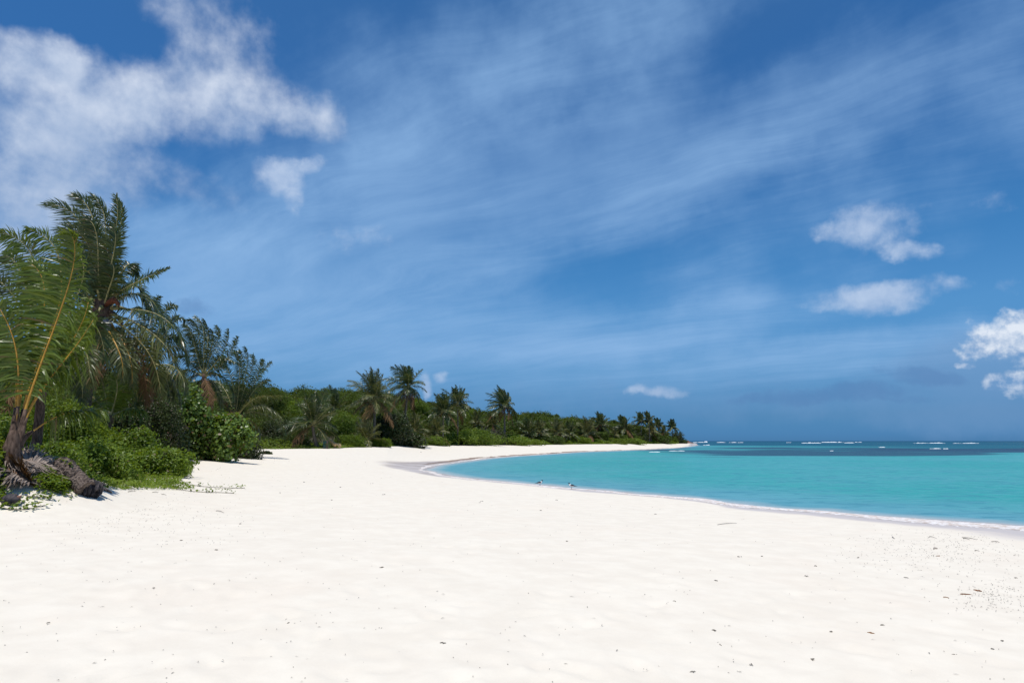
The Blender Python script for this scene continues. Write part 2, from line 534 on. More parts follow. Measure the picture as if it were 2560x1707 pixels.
def coast_dist(x, y):
    """signed distance to the waterline, positive on land"""
    P = np.stack([x, y], -1)
    best = np.full(x.shape, 1e9)
    inside = np.zeros(x.shape, bool)
    n = len(coast)
    for i in range(n):
        a, b = coast[i], coast[(i + 1) % n]
        ab = b - a
        t = np.clip(((P - a) @ ab) / (ab @ ab), 0, 1)
        d = np.linalg.norm(P - a - t[..., None] * ab, axis=-1)
        best = np.minimum(best, d)
        c = ((a[1] > y) != (b[1] > y)) & (x < (b[0] - a[0]) * (y - a[1]) / (b[1] - a[1] + 1e-12) + a[0])
        inside ^= c
    return np.where(inside, best, -best)


def px_of(x, y):
    return 1280.0 + FPX * x / np.maximum(y, 1e-3)


VPX = [-2500, -1200, -500, 0, 150, 270, 430, 500, 560, 655, 847, 973, 1099, 1140, 1320, 1497, 1663, 1710, 1740, 2000]
VD_NEAR = [7, 9, 12, 14.5, 16.5, 20.5, 33, 50, 58, 71, 77, 86, 110, 115, 134, 164, 250, 275, 295, 320]
VD = [7, 9, 12, 14.5, 16.5, 20.5, 33, 50, 58, 76, 82, 98, 140, 146, 171, 213, 290, 310, 330, 350]
VZ = [.95, .95, .95, .95, 1.0, 1.0, 1.1, 1.2, 1.28, 1.47, 1.49, 1.58, 1.54, 1.45, 1.40, 1.38, 1.21, 1.15, 1.1, 1.1]
RPX = [-2500, -500, 0, 300, 640, 720, 760, 850, 900, 1000, 1080, 1160, 1200, 1270, 1318, 1360, 1395, 1460, 1520, 1600, 1660, 1695]
RY = [960, 950, 930, 930, 962, 972, 969, 968, 972, 985, 1000, 1012, 1020, 1031, 1029, 1031, 1039, 1043, 1048, 1056, 1078, 1094]
RD = [40, 70, 95, 120, 172, 180, 184, 190, 194, 205, 214, 225, 229, 235, 240, 245, 250, 262, 275, 292, 310, 322]


def push(px, D):
    """keeps plants behind the vegetation line"""
    return D * np.interp(px, VPX, VD) / np.interp(px, VPX, VD_NEAR) if px > 640 else D


def ground(x, y, detail=True):
    x, y = np.asarray(x, float), np.asarray(y, float)
    d = coast_dist(x, y)
    n1 = fbm(x * 0.35, y * 0.35, 3)
    ds = d + 0.5 * n1 * sstep(120, 20, np.hypot(x, y)) + 0.15 * fbm(x * 1.3, y * 1.3, 2)
    front = y > 1.0
    p = np.where(front, px_of(x, y), np.where(x < 0, -2500, 4000))
    rv = np.interp(p, VPX, VD)
    zv = np.interp(p, VPX, VZ)
    yy = np.where(front, y, -np.hypot(x, y) * 0 + 3.0)
    dv = np.maximum(rv - yy, 0.0)
    t = np.clip(ds, 0, None) / (np.clip(ds, 0, None) + dv + 1e-6)
    t = np.maximum(t, np.clip(ds / 60.0, 0, 1))
    z = zv * (1 - (1 - t) ** 2.1)
    tn = np.clip(ds / 30.0, 0, 1)
    zn = 1.02 * (0.75 * tn + 1.5 * tn ** 2 - 1.25 * tn ** 3)
    z = zn + (z - zn) * sstep(20, 52, np.hypot(x, y))
    # low scarp cut by the waves along the far shore
    far = sstep(62, 78, y)
    scarp = (0.07 + 0.06 * fbm(x * 0.09, y * 0.03, 2)) * far * sstep(1.1, 1.45, ds + 0.5 * n1 + 0.8 * fbm(x * 0.12 + 5, y * 0.05, 2)) * sstep(30, 6, ds)
    z = z + scarp
    # wooded hill behind the beach
    zr = CAM_H + (1102 - np.interp(p, RPX, RY)) / FPX * np.interp(p, RPX, RD) - 3.4
    rd = np.interp(p, RPX, RD)
    k = np.clip((y - rv - 6) / np.maximum(rd - rv - 6, 1.0), 0, 1)
    hill = np.maximum(zr - zv, 0) * (1.25 * k - 0.25 * k * k) * sstep(1730, 1690, p) * front
    z = z + hill * sstep(0, 14, ds)
    # under water
    z = np.where(ds < 0, np.maximum(0.10 * ds, -6.0) , z)
    # hummock under the young palm in the foreground
    for hx, hy, hr, hh in HUMPS:
        z = z + hh * np.exp(-((x - hx) ** 2 + (y - hy) ** 2) / (hr * hr))
    if detail:
        r = np.hypot(x, y)
        land = sstep(0.6, 4, ds)
        z = z + land * (0.022 * fbm(x * 0.45, y * 0.45, 3) + 0.009 * fbm(x * 1.7, y * 1.7, 3) * sstep(60, 20, r))
    return z


def hump(px, py, depth, r, h):
    q = at(px, py, depth)
    return (q[0], q[1], r, h)


HUMPS = [hump(20, 1160, 15.6, 1.7, 0.62), hump(150, 1150, 18.5, 2.4, 0.45), hump(-160, 1160, 15.5, 2.5, 0.7), hump(330, 1120, 25, 4.0, 0.35)]


def gz(x, y):
    return float(ground(np.array([x]), np.array([y]))[0])


def on_ground(px, py, dmax=400.0):
    """where the line of sight through a photo point meets the sand"""
    d = ray(px, py)
    s = np.concatenate([np.arange(3, 40, 0.05), np.geomspace(40, dmax, 1500)])
    zz = ground(d[0] * s, s)
    below = np.nonzero(CAM_H + d[2] * s <= zz)[0]
    i = below[0] if len(below) else len(s) - 1
    return np.array([d[0] * s[i], s[i], zz[i]])


def polar_grid(radii, angles):
    rr, aa = np.meshgrid(radii, angles, indexing='ij')
    x, y = rr * np.sin(aa), rr * np.cos(aa)
    nr, na = len(radii), len(angles)
    i = np.arange(nr - 1)[:, None] * na
    j = np.arange(na - 1)[None]
    F = np.stack([i + j, i + j + 1, i + na + j + 1, i + na + j], -1).reshape(-1, 4)
    return x.ravel(), y.ravel(), F


ANG = np.radians(np.concatenate([np.arange(-180, -44, 3.0), np.arange(-44, 44, 0.11), np.arange(44, 180.1, 3.0)]))
RAD = np.concatenate([[0.02, 0.6, 1.2, 1.8, 2.4], np.geomspace(3, 60, 300), np.geomspace(60, 320, 430)[1:], np.geomspace(330, 900, 16)])
gx, gy, GF = polar_grid(RAD, ANG)
gd = coast_dist(gx, gy)
gzv = ground(gx, gy)
# footprints: a few hundred shallow dents in the dry sand
fr = np.random.default_rng(11)
for k in range(420):
    px, py = fr.uniform(-150, 2500), 1240 + 460 * fr.random() ** 1.2
    q = on_sea(px, py) * 0.62
    if coast_dist(np.array([q[0]]), np.array([q[1]]))[0] < 3.5:
        continue
    th = fr.uniform(0, np.pi)
    near = np.nonzero((np.abs(gx - q[0]) < 0.8) & (np.abs(gy - q[1]) < 0.8))[0]
    if not len(near):
        continue
    dx, dy = gx[near] - q[0], gy[near] - q[1]
    u, v = dx * np.cos(th) + dy * np.sin(th), -dx * np.sin(th) + dy * np.cos(th)
    e = (u / 0.17) ** 2 + (v / 0.09) ** 2
    gzv[near] += fr.uniform(0.2, 0.8) * (-0.02 * np.exp(-e) + 0.009 * np.exp(-(np.sqrt(e) - 1.7) ** 2 * 3))
ground_o = mesh_obj('sand_ground', np.stack([gx, gy, gzv], -1), GF, [], smooth=True)
tag(ground_o, kind='structure')
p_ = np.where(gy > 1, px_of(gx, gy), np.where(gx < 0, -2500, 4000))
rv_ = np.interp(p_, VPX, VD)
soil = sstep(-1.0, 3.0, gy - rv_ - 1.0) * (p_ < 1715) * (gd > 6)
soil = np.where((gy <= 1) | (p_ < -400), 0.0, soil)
nn = fbm(gx * 0.3, gy * 0.3, 3)
wet_w = (1.6 + 1.2 * nn + 3.4 * sstep(1750, 2450, p_) * (gy < 40)) * (1 - 0.5 * sstep(75, 95, gy))
inlet = np.exp(-(((gx - on_sea(1050, 1165)[0]) / 9.0) ** 2 + ((gy - on_sea(1050, 1165)[1]) / 9.0) ** 2))
wet_w = wet_w + 7.5 * inlet
wet = sstep(1.0, 0.0, (gd - 0.3) / np.maximum(wet_w, 0.4))
scarp_shade_wet = sstep(62, 74, gy) * sstep(0.7, 0.95, gd + 0.3 * nn) * sstep(1.75, 1.35, gd + 0.3 * nn) * sstep(260, 200, gy) * (0.75 + 0.6 * fbm(gx * 0.05, gy * 0.02, 3))
for nm, arr in (('soil', soil), ('wet', wet), ('scarp', scarp_shade_wet)):
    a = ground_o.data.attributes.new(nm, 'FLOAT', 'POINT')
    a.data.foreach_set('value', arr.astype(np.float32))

m, t = material('white_coral_sand')
ge = t.new('ShaderNodeNewGeometry')
pos = ge.outputs['Position']
n_big = t.noise(pos, 0.35, 4, 0.55)
n_mid = t.noise(pos, 2.2, 5, 0.6)
n_fine = t.noise(pos, 28.0, 5, 0.7)
n_grain = t.noise(pos, 260.0, 2, 0.6)
c = t.mix(t.mapr(n_mid, 0.3, 0.75), (0.672, 0.610, 0.512), (0.722, 0.664, 0.562))
c = t.mix(t.math('MULTIPLY', t.mapr(n_big, 0.52, 0.75), 0.35), c, (0.685, 0.595, 0.490))
speck = t.mapr(t.noise(pos, 55.0, 3, 0.7), 0.66, 0.78)
c = t.mix(t.math('MULTIPLY', speck, 0.45), c, (0.42, 0.33, 0.27))
aw1 = t.new('ShaderNodeAttribute', attribute_name='wet').outputs['Fac']
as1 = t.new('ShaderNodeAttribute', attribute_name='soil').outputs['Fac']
wetf = t.mapr(t.math('MULTIPLY_ADD', t.math('SUBTRACT', n_mid, 0.5), 0.5, aw1), 0.2, 0.75)
wmp = t.new('ShaderNodeMapping')
wmp.inputs['Scale'].default_value = (0.22, 0.5, 1.0)
wmp.inputs['Rotation'].default_value = (0, 0, R(35))
t.L.new(pos, wmp.inputs[0])
wst = t.mapr(t.noise(wmp.outputs[0], 1.0, 5, 0.6, dist=0.5), 0.42, 0.60)
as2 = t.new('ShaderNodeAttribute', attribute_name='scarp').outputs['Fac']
spo = t.new('ShaderNodeSeparateXYZ')
t.L.new(pos, spo.inputs[0])
wcol = t.mix(t.math('MULTIPLY', t.math('MULTIPLY', wst, 0.8), t.mapr(spo.outputs[1], 36.0, 55.0)), (0.52, 0.465, 0.43), (0.36, 0.30, 0.255))
c = t.mix(wetf, c, wcol)
c = t.mix(t.mapr(t.math('MULTIPLY_ADD', t.math('SUBTRACT', n_big, 0.5), 0.8, as2), 0.25, 0.6), c, (0.26, 0.19, 0.145))  # brown band paints the far scarp's shade and wet sand into the colour
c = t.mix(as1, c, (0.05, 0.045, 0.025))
hgt = t.math('ADD', t.math('MULTIPLY', n_mid, 0.9), t.math('MULTIPLY_ADD', n_fine, 0.22, t.math('MULTIPLY', n_grain, 0.03)))
rough = t.mix(wetf, (0.95, 0.95, 0.95), (0.45, 0.45, 0.45))
t.L.new(principled(t, c, rough, 0.2, bump(t, hgt, 0.28, 0.035)), t.out.inputs[0])
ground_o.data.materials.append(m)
M['sand'] = m

# ------------------------------------------------------------------ sea
WRAD = np.concatenate([np.geomspace(9, 60, 220), np.geomspace(60, 700, 420)[1:], np.geomspace(720, 40000, 80)])
WANG = np.radians(np.concatenate([np.arange(-44, 44, 0.16), np.arange(44, 130, 2.0)]))
sx, sy, SF = polar_grid(WRAD, WANG)
sd = -coast_dist(sx, sy)
keep = (sd[SF] > -2.0).any(1)
SF = SF[keep]
used = np.unique(SF)
remap = np.full(len(sx), -1)
remap[used] = np.arange(len(used))
SF = remap[SF]
sx, sy, sd = sx[used], sy[used], sd[used]
sr = np.hypot(sx, sy)
swell = 0.03 * fbm(sx * 0.22, sy * 0.5, 3) * sstep(250, 40, sr) * sstep(0, 4, sd)
sea = mesh_obj('sea_water', np.stack([sx, sy, swell], -1), SF, [], smooth=True)
tag(sea, kind='structure')
sd = sd + (0.55 * fbm(sx * 0.45, sy * 0.45, 3) + 0.25 * fbm(sx * 1.4, sy * 1.4, 2)) * sstep(90, 30, sr)
spx = px_of(sx, sy)
syy = 1102 + CAM_H * FPX / sy                # only used to lay the reef and the deep water out in metres
wob = fbm(sx * 0.02, sy * 0.012, 4)
wob2 = fbm(sx * 0.06, sy * 0.03, 4)
near_e = 114 + 14 * sstep(140, 60, sx) * 0 + 10 * wob + 4 * wob2 + 30 * sstep(75, 110, sx) + 10 * sstep(30, 40, sx) * sstep(75, 50, sx) * 0
reef = sstep(-6, 12, sy - near_e) * sstep(60, -30, sy - 215 - 60 * wob - 30 * wob2) * sstep(20, 42, sx + 0.0 * sy)
reef = np.clip(reef * (0.95 + 0.5 * wob2), 0, 1)
# thin dark weed lines just off the far beach
line = sstep(2.2, 0.3, np.abs(sy - 108 - 6 * wob - 0.0 * sx)) * sstep(18, 24, sx) * sstep(42, 33, sx) * sstep(-0.2, 0.3, wob2 + 0.25)
line2 = sstep(3.0, 0.3, np.abs(sy - 118 - 5 * wob2)) * sstep(30, 36, sx) * sstep(56, 48, sx)
reef = np.clip(np.maximum(reef, 0.7 * np.maximum(line, line2)), 0, 1)
deep = sstep(170, 430, sy + 120 * wob) * 0.88 + 0.12 * sstep(700, 3000, sy)
deep = np.maximum(deep, 0.8 * sstep(120, 190, sy + 40 * wob + 20 * wob2) * sstep(40, 130, sx + 20 * wob))
bank_ = sstep(0, 60, sy - 215 - 40 * wob) * sstep(420, 300, sy + 60 * wob2) * sstep(20, 50, sx + 0) * sstep(190, 90, sx)
deep = deep * (1 - 0.72 * bank_)
for nm, arr in (('shallow', np.clip(1 - sd / 14.0, 0, 1)), ('edge', np.clip(1 - sd / 2.2, 0, 1)), ('reef', reef), ('deep', deep)):
    a = sea.data.attributes.new(nm, 'FLOAT', 'POINT')
    a.data.foreach_set('value', arr.astype(np.float32))
m, t = material('lagoon_water')
ge = t.new('ShaderNodeNewGeometry')
pos = ge.outputs['Position']
A = lambda n: t.new('ShaderNodeAttribute', attribute_name=n).outputs['Fac']
mp = t.new('ShaderNodeMapping')
mp.inputs['Scale'].default_value = (0.55, 1.0, 1.0)
mp.inputs['Rotation'].default_value = (0, 0, R(-18))
t.L.new(pos, mp.inputs[0])
rip = t.noise(mp.outputs[0], 2.4, 5, 0.62, dist=0.4)
rip2 = t.noise(mp.outputs[0], 0.42, 4, 0.55)
rip3 = t.noise(pos, 0.05, 5, 0.6)
body = t.mix(t.mapr(rip3, 0.35, 0.68), (0.042, 0.305, 0.298), (0.070, 0.312, 0.330))
body = t.mix(t.mapr(A('shallow'), 0.15, 1.0), body, (0.112, 0.310, 0.375))
body = t.mix(t.math('MULTIPLY', t.mapr(rip2, 0.45, 0.72), 0.35), body, (0.060, 0.225, 0.300))
rmix = t.math('MULTIPLY', t.mapr(rip, 0.48, 0.62), 0.42)
body = t.mix(rmix, body, (0.115, 0.32, 0.375))  # light side of the ripples, painted into the water colour
rmix2 = t.math('MULTIPLY', t.mapr(t.noise(mp.outputs[0], 1.3, 5, 0.65, dist=0.6), 0.50, 0.64), 0.50)
body = t.mix(rmix2, body, (0.034, 0.185, 0.245))  # dark side of the ripples, likewise shading put into the colour
body = t.mix(A('deep'), body, (0.003, 0.050, 0.098))
rmp = t.new('ShaderNodeMapping')
rmp.inputs['Scale'].default_value = (0.035, 0.10, 1.0)
t.L.new(pos, rmp.inputs[0])
rm = t.mapr(t.math('MULTIPLY_ADD', t.math('SUBTRACT', t.noise(rmp.outputs[0], 1.0, 6, 0.65), 0.5), 1.7, t.math('MULTIPLY', A('reef'), 0.86)), 0.25, 0.70)
body = t.mix(t.math('MULTIPLY', rm, 0.86), body, (0.024, 0.050, 0.092))
whit = t.mapr(t.noise(mp.outputs[0], 1.1, 6, 0.7), 0.70, 0.80)
body = t.mix(t.math('MULTIPLY', whit, 0.30), body, (0.30, 0.50, 0.55))  # pale speckles: painted glints and small whitecaps
hgt = t.math('MULTIPLY_ADD', rip, 0.6, t.math('MULTIPLY', rip2, 1.6))
body = t.mix(t.mapr(A('edge'), 0.1, 0.75), body, (0.28, 0.38, 0.41))
body = t.mix(t.mapr(A('edge'), 0.65, 1.0), body, (0.45, 0.43, 0.42))
nrm = bump(t, hgt, 0.9, 0.30)
dif = t.new('ShaderNodeBsdfDiffuse')
t.L.new(body, dif.inputs[0])
t.L.new(bump(t, hgt, 0.75, 0.35), dif.inputs['Normal'])
glo = t.new('ShaderNodeBsdfGlossy')
glo.inputs['Roughness'].default_value = 0.10
glo.inputs[0].default_value = (0.9, 0.95, 1.0, 1)
t.L.new(nrm, glo.inputs['Normal'])
lw = t.new('ShaderNodeFresnel')
lw.inputs[0].default_value = 1.33
t.L.new(nrm, lw.inputs['Normal'])
fres = t.math('MINIMUM', t.math('MULTIPLY', lw.outputs[0], 0.60), 0.20)
mx = t.new('ShaderNodeMixShader')
t.L.new(fres, mx.inputs[0])
t.L.new(dif.outputs[0], mx.inputs[1])
t.L.new(glo.outputs[0], mx.inputs[2])
trn = t.new('ShaderNodeBsdfTransparent')
trn.inputs[0].default_value = (0.86, 0.96, 0.97, 1)
mx2 = t.new('ShaderNodeMixShader')
edge = t.math('MULTIPLY', t.mapr(A('edge'), 0.8, 1.0), 0.25)
t.L.new(edge, mx2.inputs[0])
t.L.new(mx.outputs[0], mx2.inputs[1])
t.L.new(trn.outputs[0], mx2.inputs[2])
t.L.new(mx2.outputs[0], t.out.inputs[0])
sea.data.materials.append(m)

# foam of the swash: a lacy sheet that follows the water's edge
m, t = material('sea_foam')
ge = t.new('ShaderNodeNewGeometry')
f1 = t.noise(ge.outputs['Position'], 5.0, 6, 0.65, dist=0.8)
f2 = t.noise(ge.outputs['Position'], 1.1, 4, 0.6)
ea = t.new('ShaderNodeAttribute', attribute_name='cover').outputs['Fac']
alpha = t.mapr(t.math('ADD', t.math('MULTIPLY_ADD', f1, 0.9, t.math('MULTIPLY', f2, 0.5)), t.math('SUBTRACT', ea, 1.02)), 0.0, 0.20)
dfo = t.new('ShaderNodeBsdfDiffuse')
t.L.new(t.mix(t.mapr(f1, 0.4, 0.6), (0.52, 0.44, 0.385), (0.74, 0.72, 0.71)), dfo.inputs[0])
t.L.new(bump(t, f1, 0.6, 0.05), dfo.inputs['Normal'])
tr = t.new('ShaderNodeBsdfTransparent')
mx = t.new('ShaderNodeMixShader')
t.L.new(t.math('MULTIPLY', alpha, 0.92), mx.inputs[0])
t.L.new(tr.outputs[0], mx.inputs[1])
t.L.new(dfo.outputs[0], mx.inputs[2])
t.L.new(mx.outputs[0], t.out.inputs[0])
M['foam'] = m


def shore_foam():
    line = [np.array([18.5, 6.0])] + shore[:-1]
    P = []
    for a, b in zip(line[:-1], line[1:]):
        n = max(2, int(np.linalg.norm(b - a) / 0.12))
        n = min(n, 400)
        P.append(a + (b - a) * np.linspace(0, 1, n, endpoint=False)[:, None])
    P = np.vstack(P)
    for _ in range(12):
        P[1:-1] = (P[:-2] + 2 * P[1:-1] + P[2:]) / 4
    T = norm(np.gradient(P, axis=0))
    Nn = np.stack([T[:, 1], -T[:, 0]], -1)       # towards land or sea, fixed below
    probe = coast_dist(P[:, 0] + Nn[:, 0] * 0.5, P[:, 1] + Nn[:, 1] * 0.5)
    Nn = Nn * np.where(np.median(probe) > 0, 1, -1)
    s = np.arange(len(P)) * 0.12
    width = np.interp(P[:, 1], [6, 17, 24, 40, 60, 100, 200], [2.6, 2.3, 1.4, 0.9, 0.6, 0.55, 0.9])
    width = width * (0.75 + 0.6 * fbm(s * 0.25, s * 0 + 3, 3)) 
    rows = np.linspace(-0.25, 1.0, 12)
    V, C = [], []
    for r in rows:
        q = P + Nn * (width * r + 0.55 * fbm(s * 0.28, s * 0 + 9, 4))[:, None]
        z = np.maximum(ground(q[:, 0], q[:, 1]), 0.0) + (0.005 + 0.022 * np.exp(-((r - 0.3) / 0.35) ** 2) if r < 0.95 else -0.02)
        V.append(np.column_stack([q, z]))
        C.append(np.full(len(P), 1.0 - abs((r - 0.42) / 0.62) ** 2.0))
    n = len(P)
    i = np.arange(len(rows) - 1)[:, None] * n
    j = np.arange(n - 1)[None]
    F = np.stack([i + j, i + j + 1, i + n + j + 1, i + n + j], -1).reshape(-1, 4)
    o = mesh_obj('swash_foam', np.vstack(V), F, M['foam'], smooth=True)
    a = o.data.attributes.new('cover', 'FLOAT', 'POINT')
    a.data.foreach_set('value', np.concatenate(C).astype(np.float32))
    tag(o, 'lacy white foam along the edge of the lagoon', kind='stuff')


shore_foam()

m, t = material('breaking_wave_foam')
ge = t.new('ShaderNodeNewGeometry')
n = t.noise(ge.outputs['Position'], 0.9, 5, 0.65)
t.L.new(principled(t, t.mix(t.mapr(n, 0.3, 0.7), (0.60, 0.68, 0.70), (0.86, 0.87, 0.88)), 0.9, 0.1, bump(t, n, 0.7, 0.5)), t.out.inputs[0])
M['breaker'] = m


def breaker(x0, x1, py, hpx, label, seed):
    """a breaking crest: a lumpy white ridge with a steep face, tapering to both ends"""
    q = random.Random(seed)
    a = on_sea(x0, py)
    b = on_sea(x1, py)
    depth = a[1]
    h = 0.62 * hpx * depth / FPX
    n = max(12, int(abs(x1 - x0) * 1.2))
    s = np.linspace(0, 1, n)
    X = a[0] + (b[0] - a[0]) * s
    Y = a[1] + 0.9 * h * fbm(s * 5 + seed, s * 0 + seed, 3) * 3
    e = np.clip(np.minimum(s, 1 - s) * 6, 0, 1) ** 0.6
    H = h * e * np.clip(0.62 + 0.9 * fbm(s * n * 0.16 + seed * 3.1, s * 0 + 2.2, 4), 0.08, 1.4)
    prof = [(-1.6, -0.05), (-0.9, 0.22), (-0.35, 0.8), (0.0, 1.0), (0.5, 0.75), (1.2, 0.3), (2.2, -0.05)]
    V = [np.stack([X, Y + u * h * (0.6 + 0.4 * e), np.maximum(v, -0.05) * H + (0 if v > 0 else -0.1) + 0.04], -1) for u, v in prof]
    i = np.arange(len(prof) - 1)[:, None] * n
    j = np.arange(n - 1)[None]
    F = np.stack([i + j, i + j + 1, i + n + j + 1, i + n + j], -1).reshape(-1, 4)
    c = np.array([(a[0] + b[0]) / 2, depth, 0])
    o = mesh_obj('breaking_wave', np.vstack(V), F, M['breaker'], smooth=True, loc=c)
    tag(o, label, 'wave', 'white waves breaking on the outer reef')


BREAKERS = [
    (2003, 2053, 1107.4, 3.0, 'long low white breaker nearest in the middle cluster on the reef'),
    (2052, 2112, 1105.6, 3.0, 'longest white breaker just behind the middle cluster on the horizon'),
    (2110, 2136, 1107.0, 2.6, 'short white breaker at the right end of the middle cluster'),
    (2137, 2155, 1105.4, 1.8, 'thin white crest trailing right of the middle breakers'),
    (2282, 2364, 1107.6, 2.6, 'wide white breaker at the right, left half of the pair'),
    (2380, 2448, 1108.0, 2.4, 'wide white breaker at the right, right half of the pair'),
    (2325, 2350, 1121.5, 3.2, 'small white breaker over the dark reef at right'),
    (2357, 2370, 1122.0, 2.6, 'tiny white crest beside the small breaker over the dark reef'),
    (1732, 1762, 1105.6, 1.8, 'thin white crest just right of the rocky point'),
    (1761, 1769, 1105.2, 4.2, 'stubby bright splash of a wave off the rocky point'),
    (1792, 1815, 1105.8, 1.6, 'faint white crest between the point and the middle breakers, nearer the point'),
    (1822, 1842, 1106.0, 1.8, 'white crest halfway between the point and the middle breakers'),
    (1844, 1858, 1106.0, 1.6, 'short crest beside the halfway crest off the point'),
    (1965, 1978, 1106.0, 1.6, 'small white crest left of the middle breakers'),
    (2195, 2212, 1118.0, 2.0, 'small whitecap inside the reef below the middle breakers'),
    (2075, 2083, 1127.0, 2.2, 'single whitecap on the dark reef below the middle breakers'),
]
for k, b in enumerate(BREAKERS):
    breaker(*b, k + 1)
breaker(1622, 1650, 1130.0, 1.6, 'small curling wave near the far end of the beach', 31)
breaker(1672, 1712, 1127.2, 1.4, 'low white wave washing up to the sandy tip', 32)
breaker(1758, 1775, 1112.6, 2.0, 'thin wave washing round the tip of the beach', 33)


# ------------------------------------------------------------------ palms
UP = np.array([0, 0, 1.0])
WIND = np.array([-1.0, 0.15, 0.0])


def bez(ps, n=40):
    """smooth curve through 3 or 4 points"""
    ps = np.asarray(ps, float)
    k = np.linspace(0, 1, len(ps))
    t = np.linspace(0, 1, n)
    out = np.zeros((n, 3))
    for i in range(len(ps)):
        w = np.ones(n)
        for j in range(len(ps)):
            if j != i:
                w *= (t - k[j]) / (k[i] - k[j])
        out += w[:, None] * ps[i]
    return out


def leaflets(curve, side, L, n, width, droop, wind, r, pet=0.16, vee=0.25, ragged=0.12, tipf=0.5, ang0=28, angk=40, hang=0.75):
    m_ = len(curve)
    tt = np.linspace(0, 1, m_)
    T = norm(np.gradient(curve, axis=0))
    ts = np.linspace(pet, 1.0, n) + r.uniform(-0.4, 0.4, n) / n
    ts = np.clip(ts, pet, 1.0)
    P = np.stack([np.interp(ts, tt, curve[:, i]) for i in range(3)], -1)
    Tt = norm(np.stack([np.interp(ts, tt, T[:, i]) for i in range(3)], -1))
    side = np.asarray(side, float)
    S = norm(side - (Tt @ side)[:, None] * Tt)
    Nn = np.cross(S, Tt)
    Nn = Nn * np.where((Nn @ UP)[:, None] < 0, -1, 1) if abs(Nn.mean(0)[2]) > 0.25 else Nn
    u = (ts - pet) / (1 - pet)
    V, F = [], []
    o = 0
    for sg in (-1, 1):
        a = np.radians(ang0 + angk * u ** 1.5 + r.normal(0, 10, n))
        d = sg * S * np.cos(a)[:, None] + Tt * np.sin(a)[:, None] + Nn * (vee + r.normal(0, 0.13, n))[:, None]
        d = norm(d)
        l = L * (0.55 + 0.45 * np.sin(np.pi * np.clip(u * 0.9 + 0.12, 0, 1))) * (1 - (1 - tipf) * u ** 3) * r.uniform(1 - ragged * 2, 1, n)
        dr = droop * r.uniform(0.3, 1.75, n)
        bend = -UP[None] * dr[:, None] + wind[None] * r.uniform(0.5, 1.3, n)[:, None]
        ss = np.array([0.0, 0.34, 0.7, 1.0])
        Q = P[:, None] + l[:, None, None] * (d[:, None] * ss[None, :, None] + bend[:, None] * (ss ** 2)[None, :, None] * hang)
        seg = norm(np.gradient(Q, axis=1))
        ref = Nn + r.normal(0, 0.35, (n, 3))
        wd = norm(np.cross(seg, np.broadcast_to(ref[:, None], seg.shape)))
        wv = width * np.array([0.5, 1.0, 0.62, 0.03])
        A_ = Q - wd * wv[None, :, None] * 0.5
        B_ = Q + wd * wv[None, :, None] * 0.5
        vv = np.stack([A_, B_], 2).reshape(-1, 3)            # n * 4 * 2
        b0 = np.arange(n)[:, None] * 8 + np.arange(3)[None] * 2
        ff = np.stack([b0, b0 + 1, b0 + 3, b0 + 2], -1).reshape(-1, 4) + o
        V.append(vv)
        F.append(ff)
        o += len(vv)
    return np.vstack(V), np.vstack(F)


def add_frond(root, curve, side, L, n, width, droop, wind, r, leaf, stalk, rad, split=False, label=None, flare=0.8, **kw):
    base = np.array(root.location)
    v, f = leaflets(curve, side, L, n, width, droop, wind, r, **kw)
    rr = (np.linspace(1, 0.16, len(curve)) + flare * np.clip(1 - np.linspace(0, 7, len(curve)), 0, 1)) * rad
    c2 = curve[::2] if len(curve) > 20 else curve
    tv, tf = tube(c2, rr[::2] if len(curve) > 20 else rr, 5)
    if split:
        fo = mesh_obj('frond', v - base, f, leaf, root)
        st = mesh_obj('stalk', tv - base, tf, stalk, fo, smooth=True)
    else:
        V, FF, mi = join([(v, [f], 0), (tv, tf, 1)])
        fo = mesh_obj('frond', V - base, FF, [leaf, stalk], root, midx=mi)
    if label:
        fo['label'] = label
    return fo


def trunk_part(root, top, r0, r1, mat, bend=(0, 0), name='trunk', sink=0.4, lumps=0.05):
    base = np.array(root.location)
    s = np.linspace(0, 1, 26)
    a = base - UP * sink
    b = np.asarray(top) 
    pts = a + (b - a) * s[:, None]
    pts[:, 0] += bend[0] * np.sin(np.pi * s)
    pts[:, 1] += bend[1] * np.sin(np.pi * s)
    rad = r1 + (r0 - r1) * (1 - s) ** 2.2
    ring = 1 + lumps * (np.arange(26) % 2)
    V, F = tube(pts, rad * ring, 10)
    return mesh_obj(name, V - base, F, mat, root, smooth=True)


def ball(c, rx, ry, rz, seg=10, ring=7):
    th = np.linspace(0, np.pi, ring)
    ph = np.linspace(0, 2 * np.pi, seg, endpoint=False)
    V = np.array([[math.sin(a) * math.cos(b), math.sin(a) * math.sin(b), math.cos(a)] for a in th for b in ph]) * (rx, ry, rz) + c
    i = np.arange(ring - 1)[:, None] * seg
    j = np.arange(seg)[None]
    F = np.stack([i + j, i + seg + j, i + seg + (j + 1) % seg, i + (j + 1) % seg], -1).reshape(-1, 4)
    return V, F


PALMGROUP = 'coconut palms behind the beach'


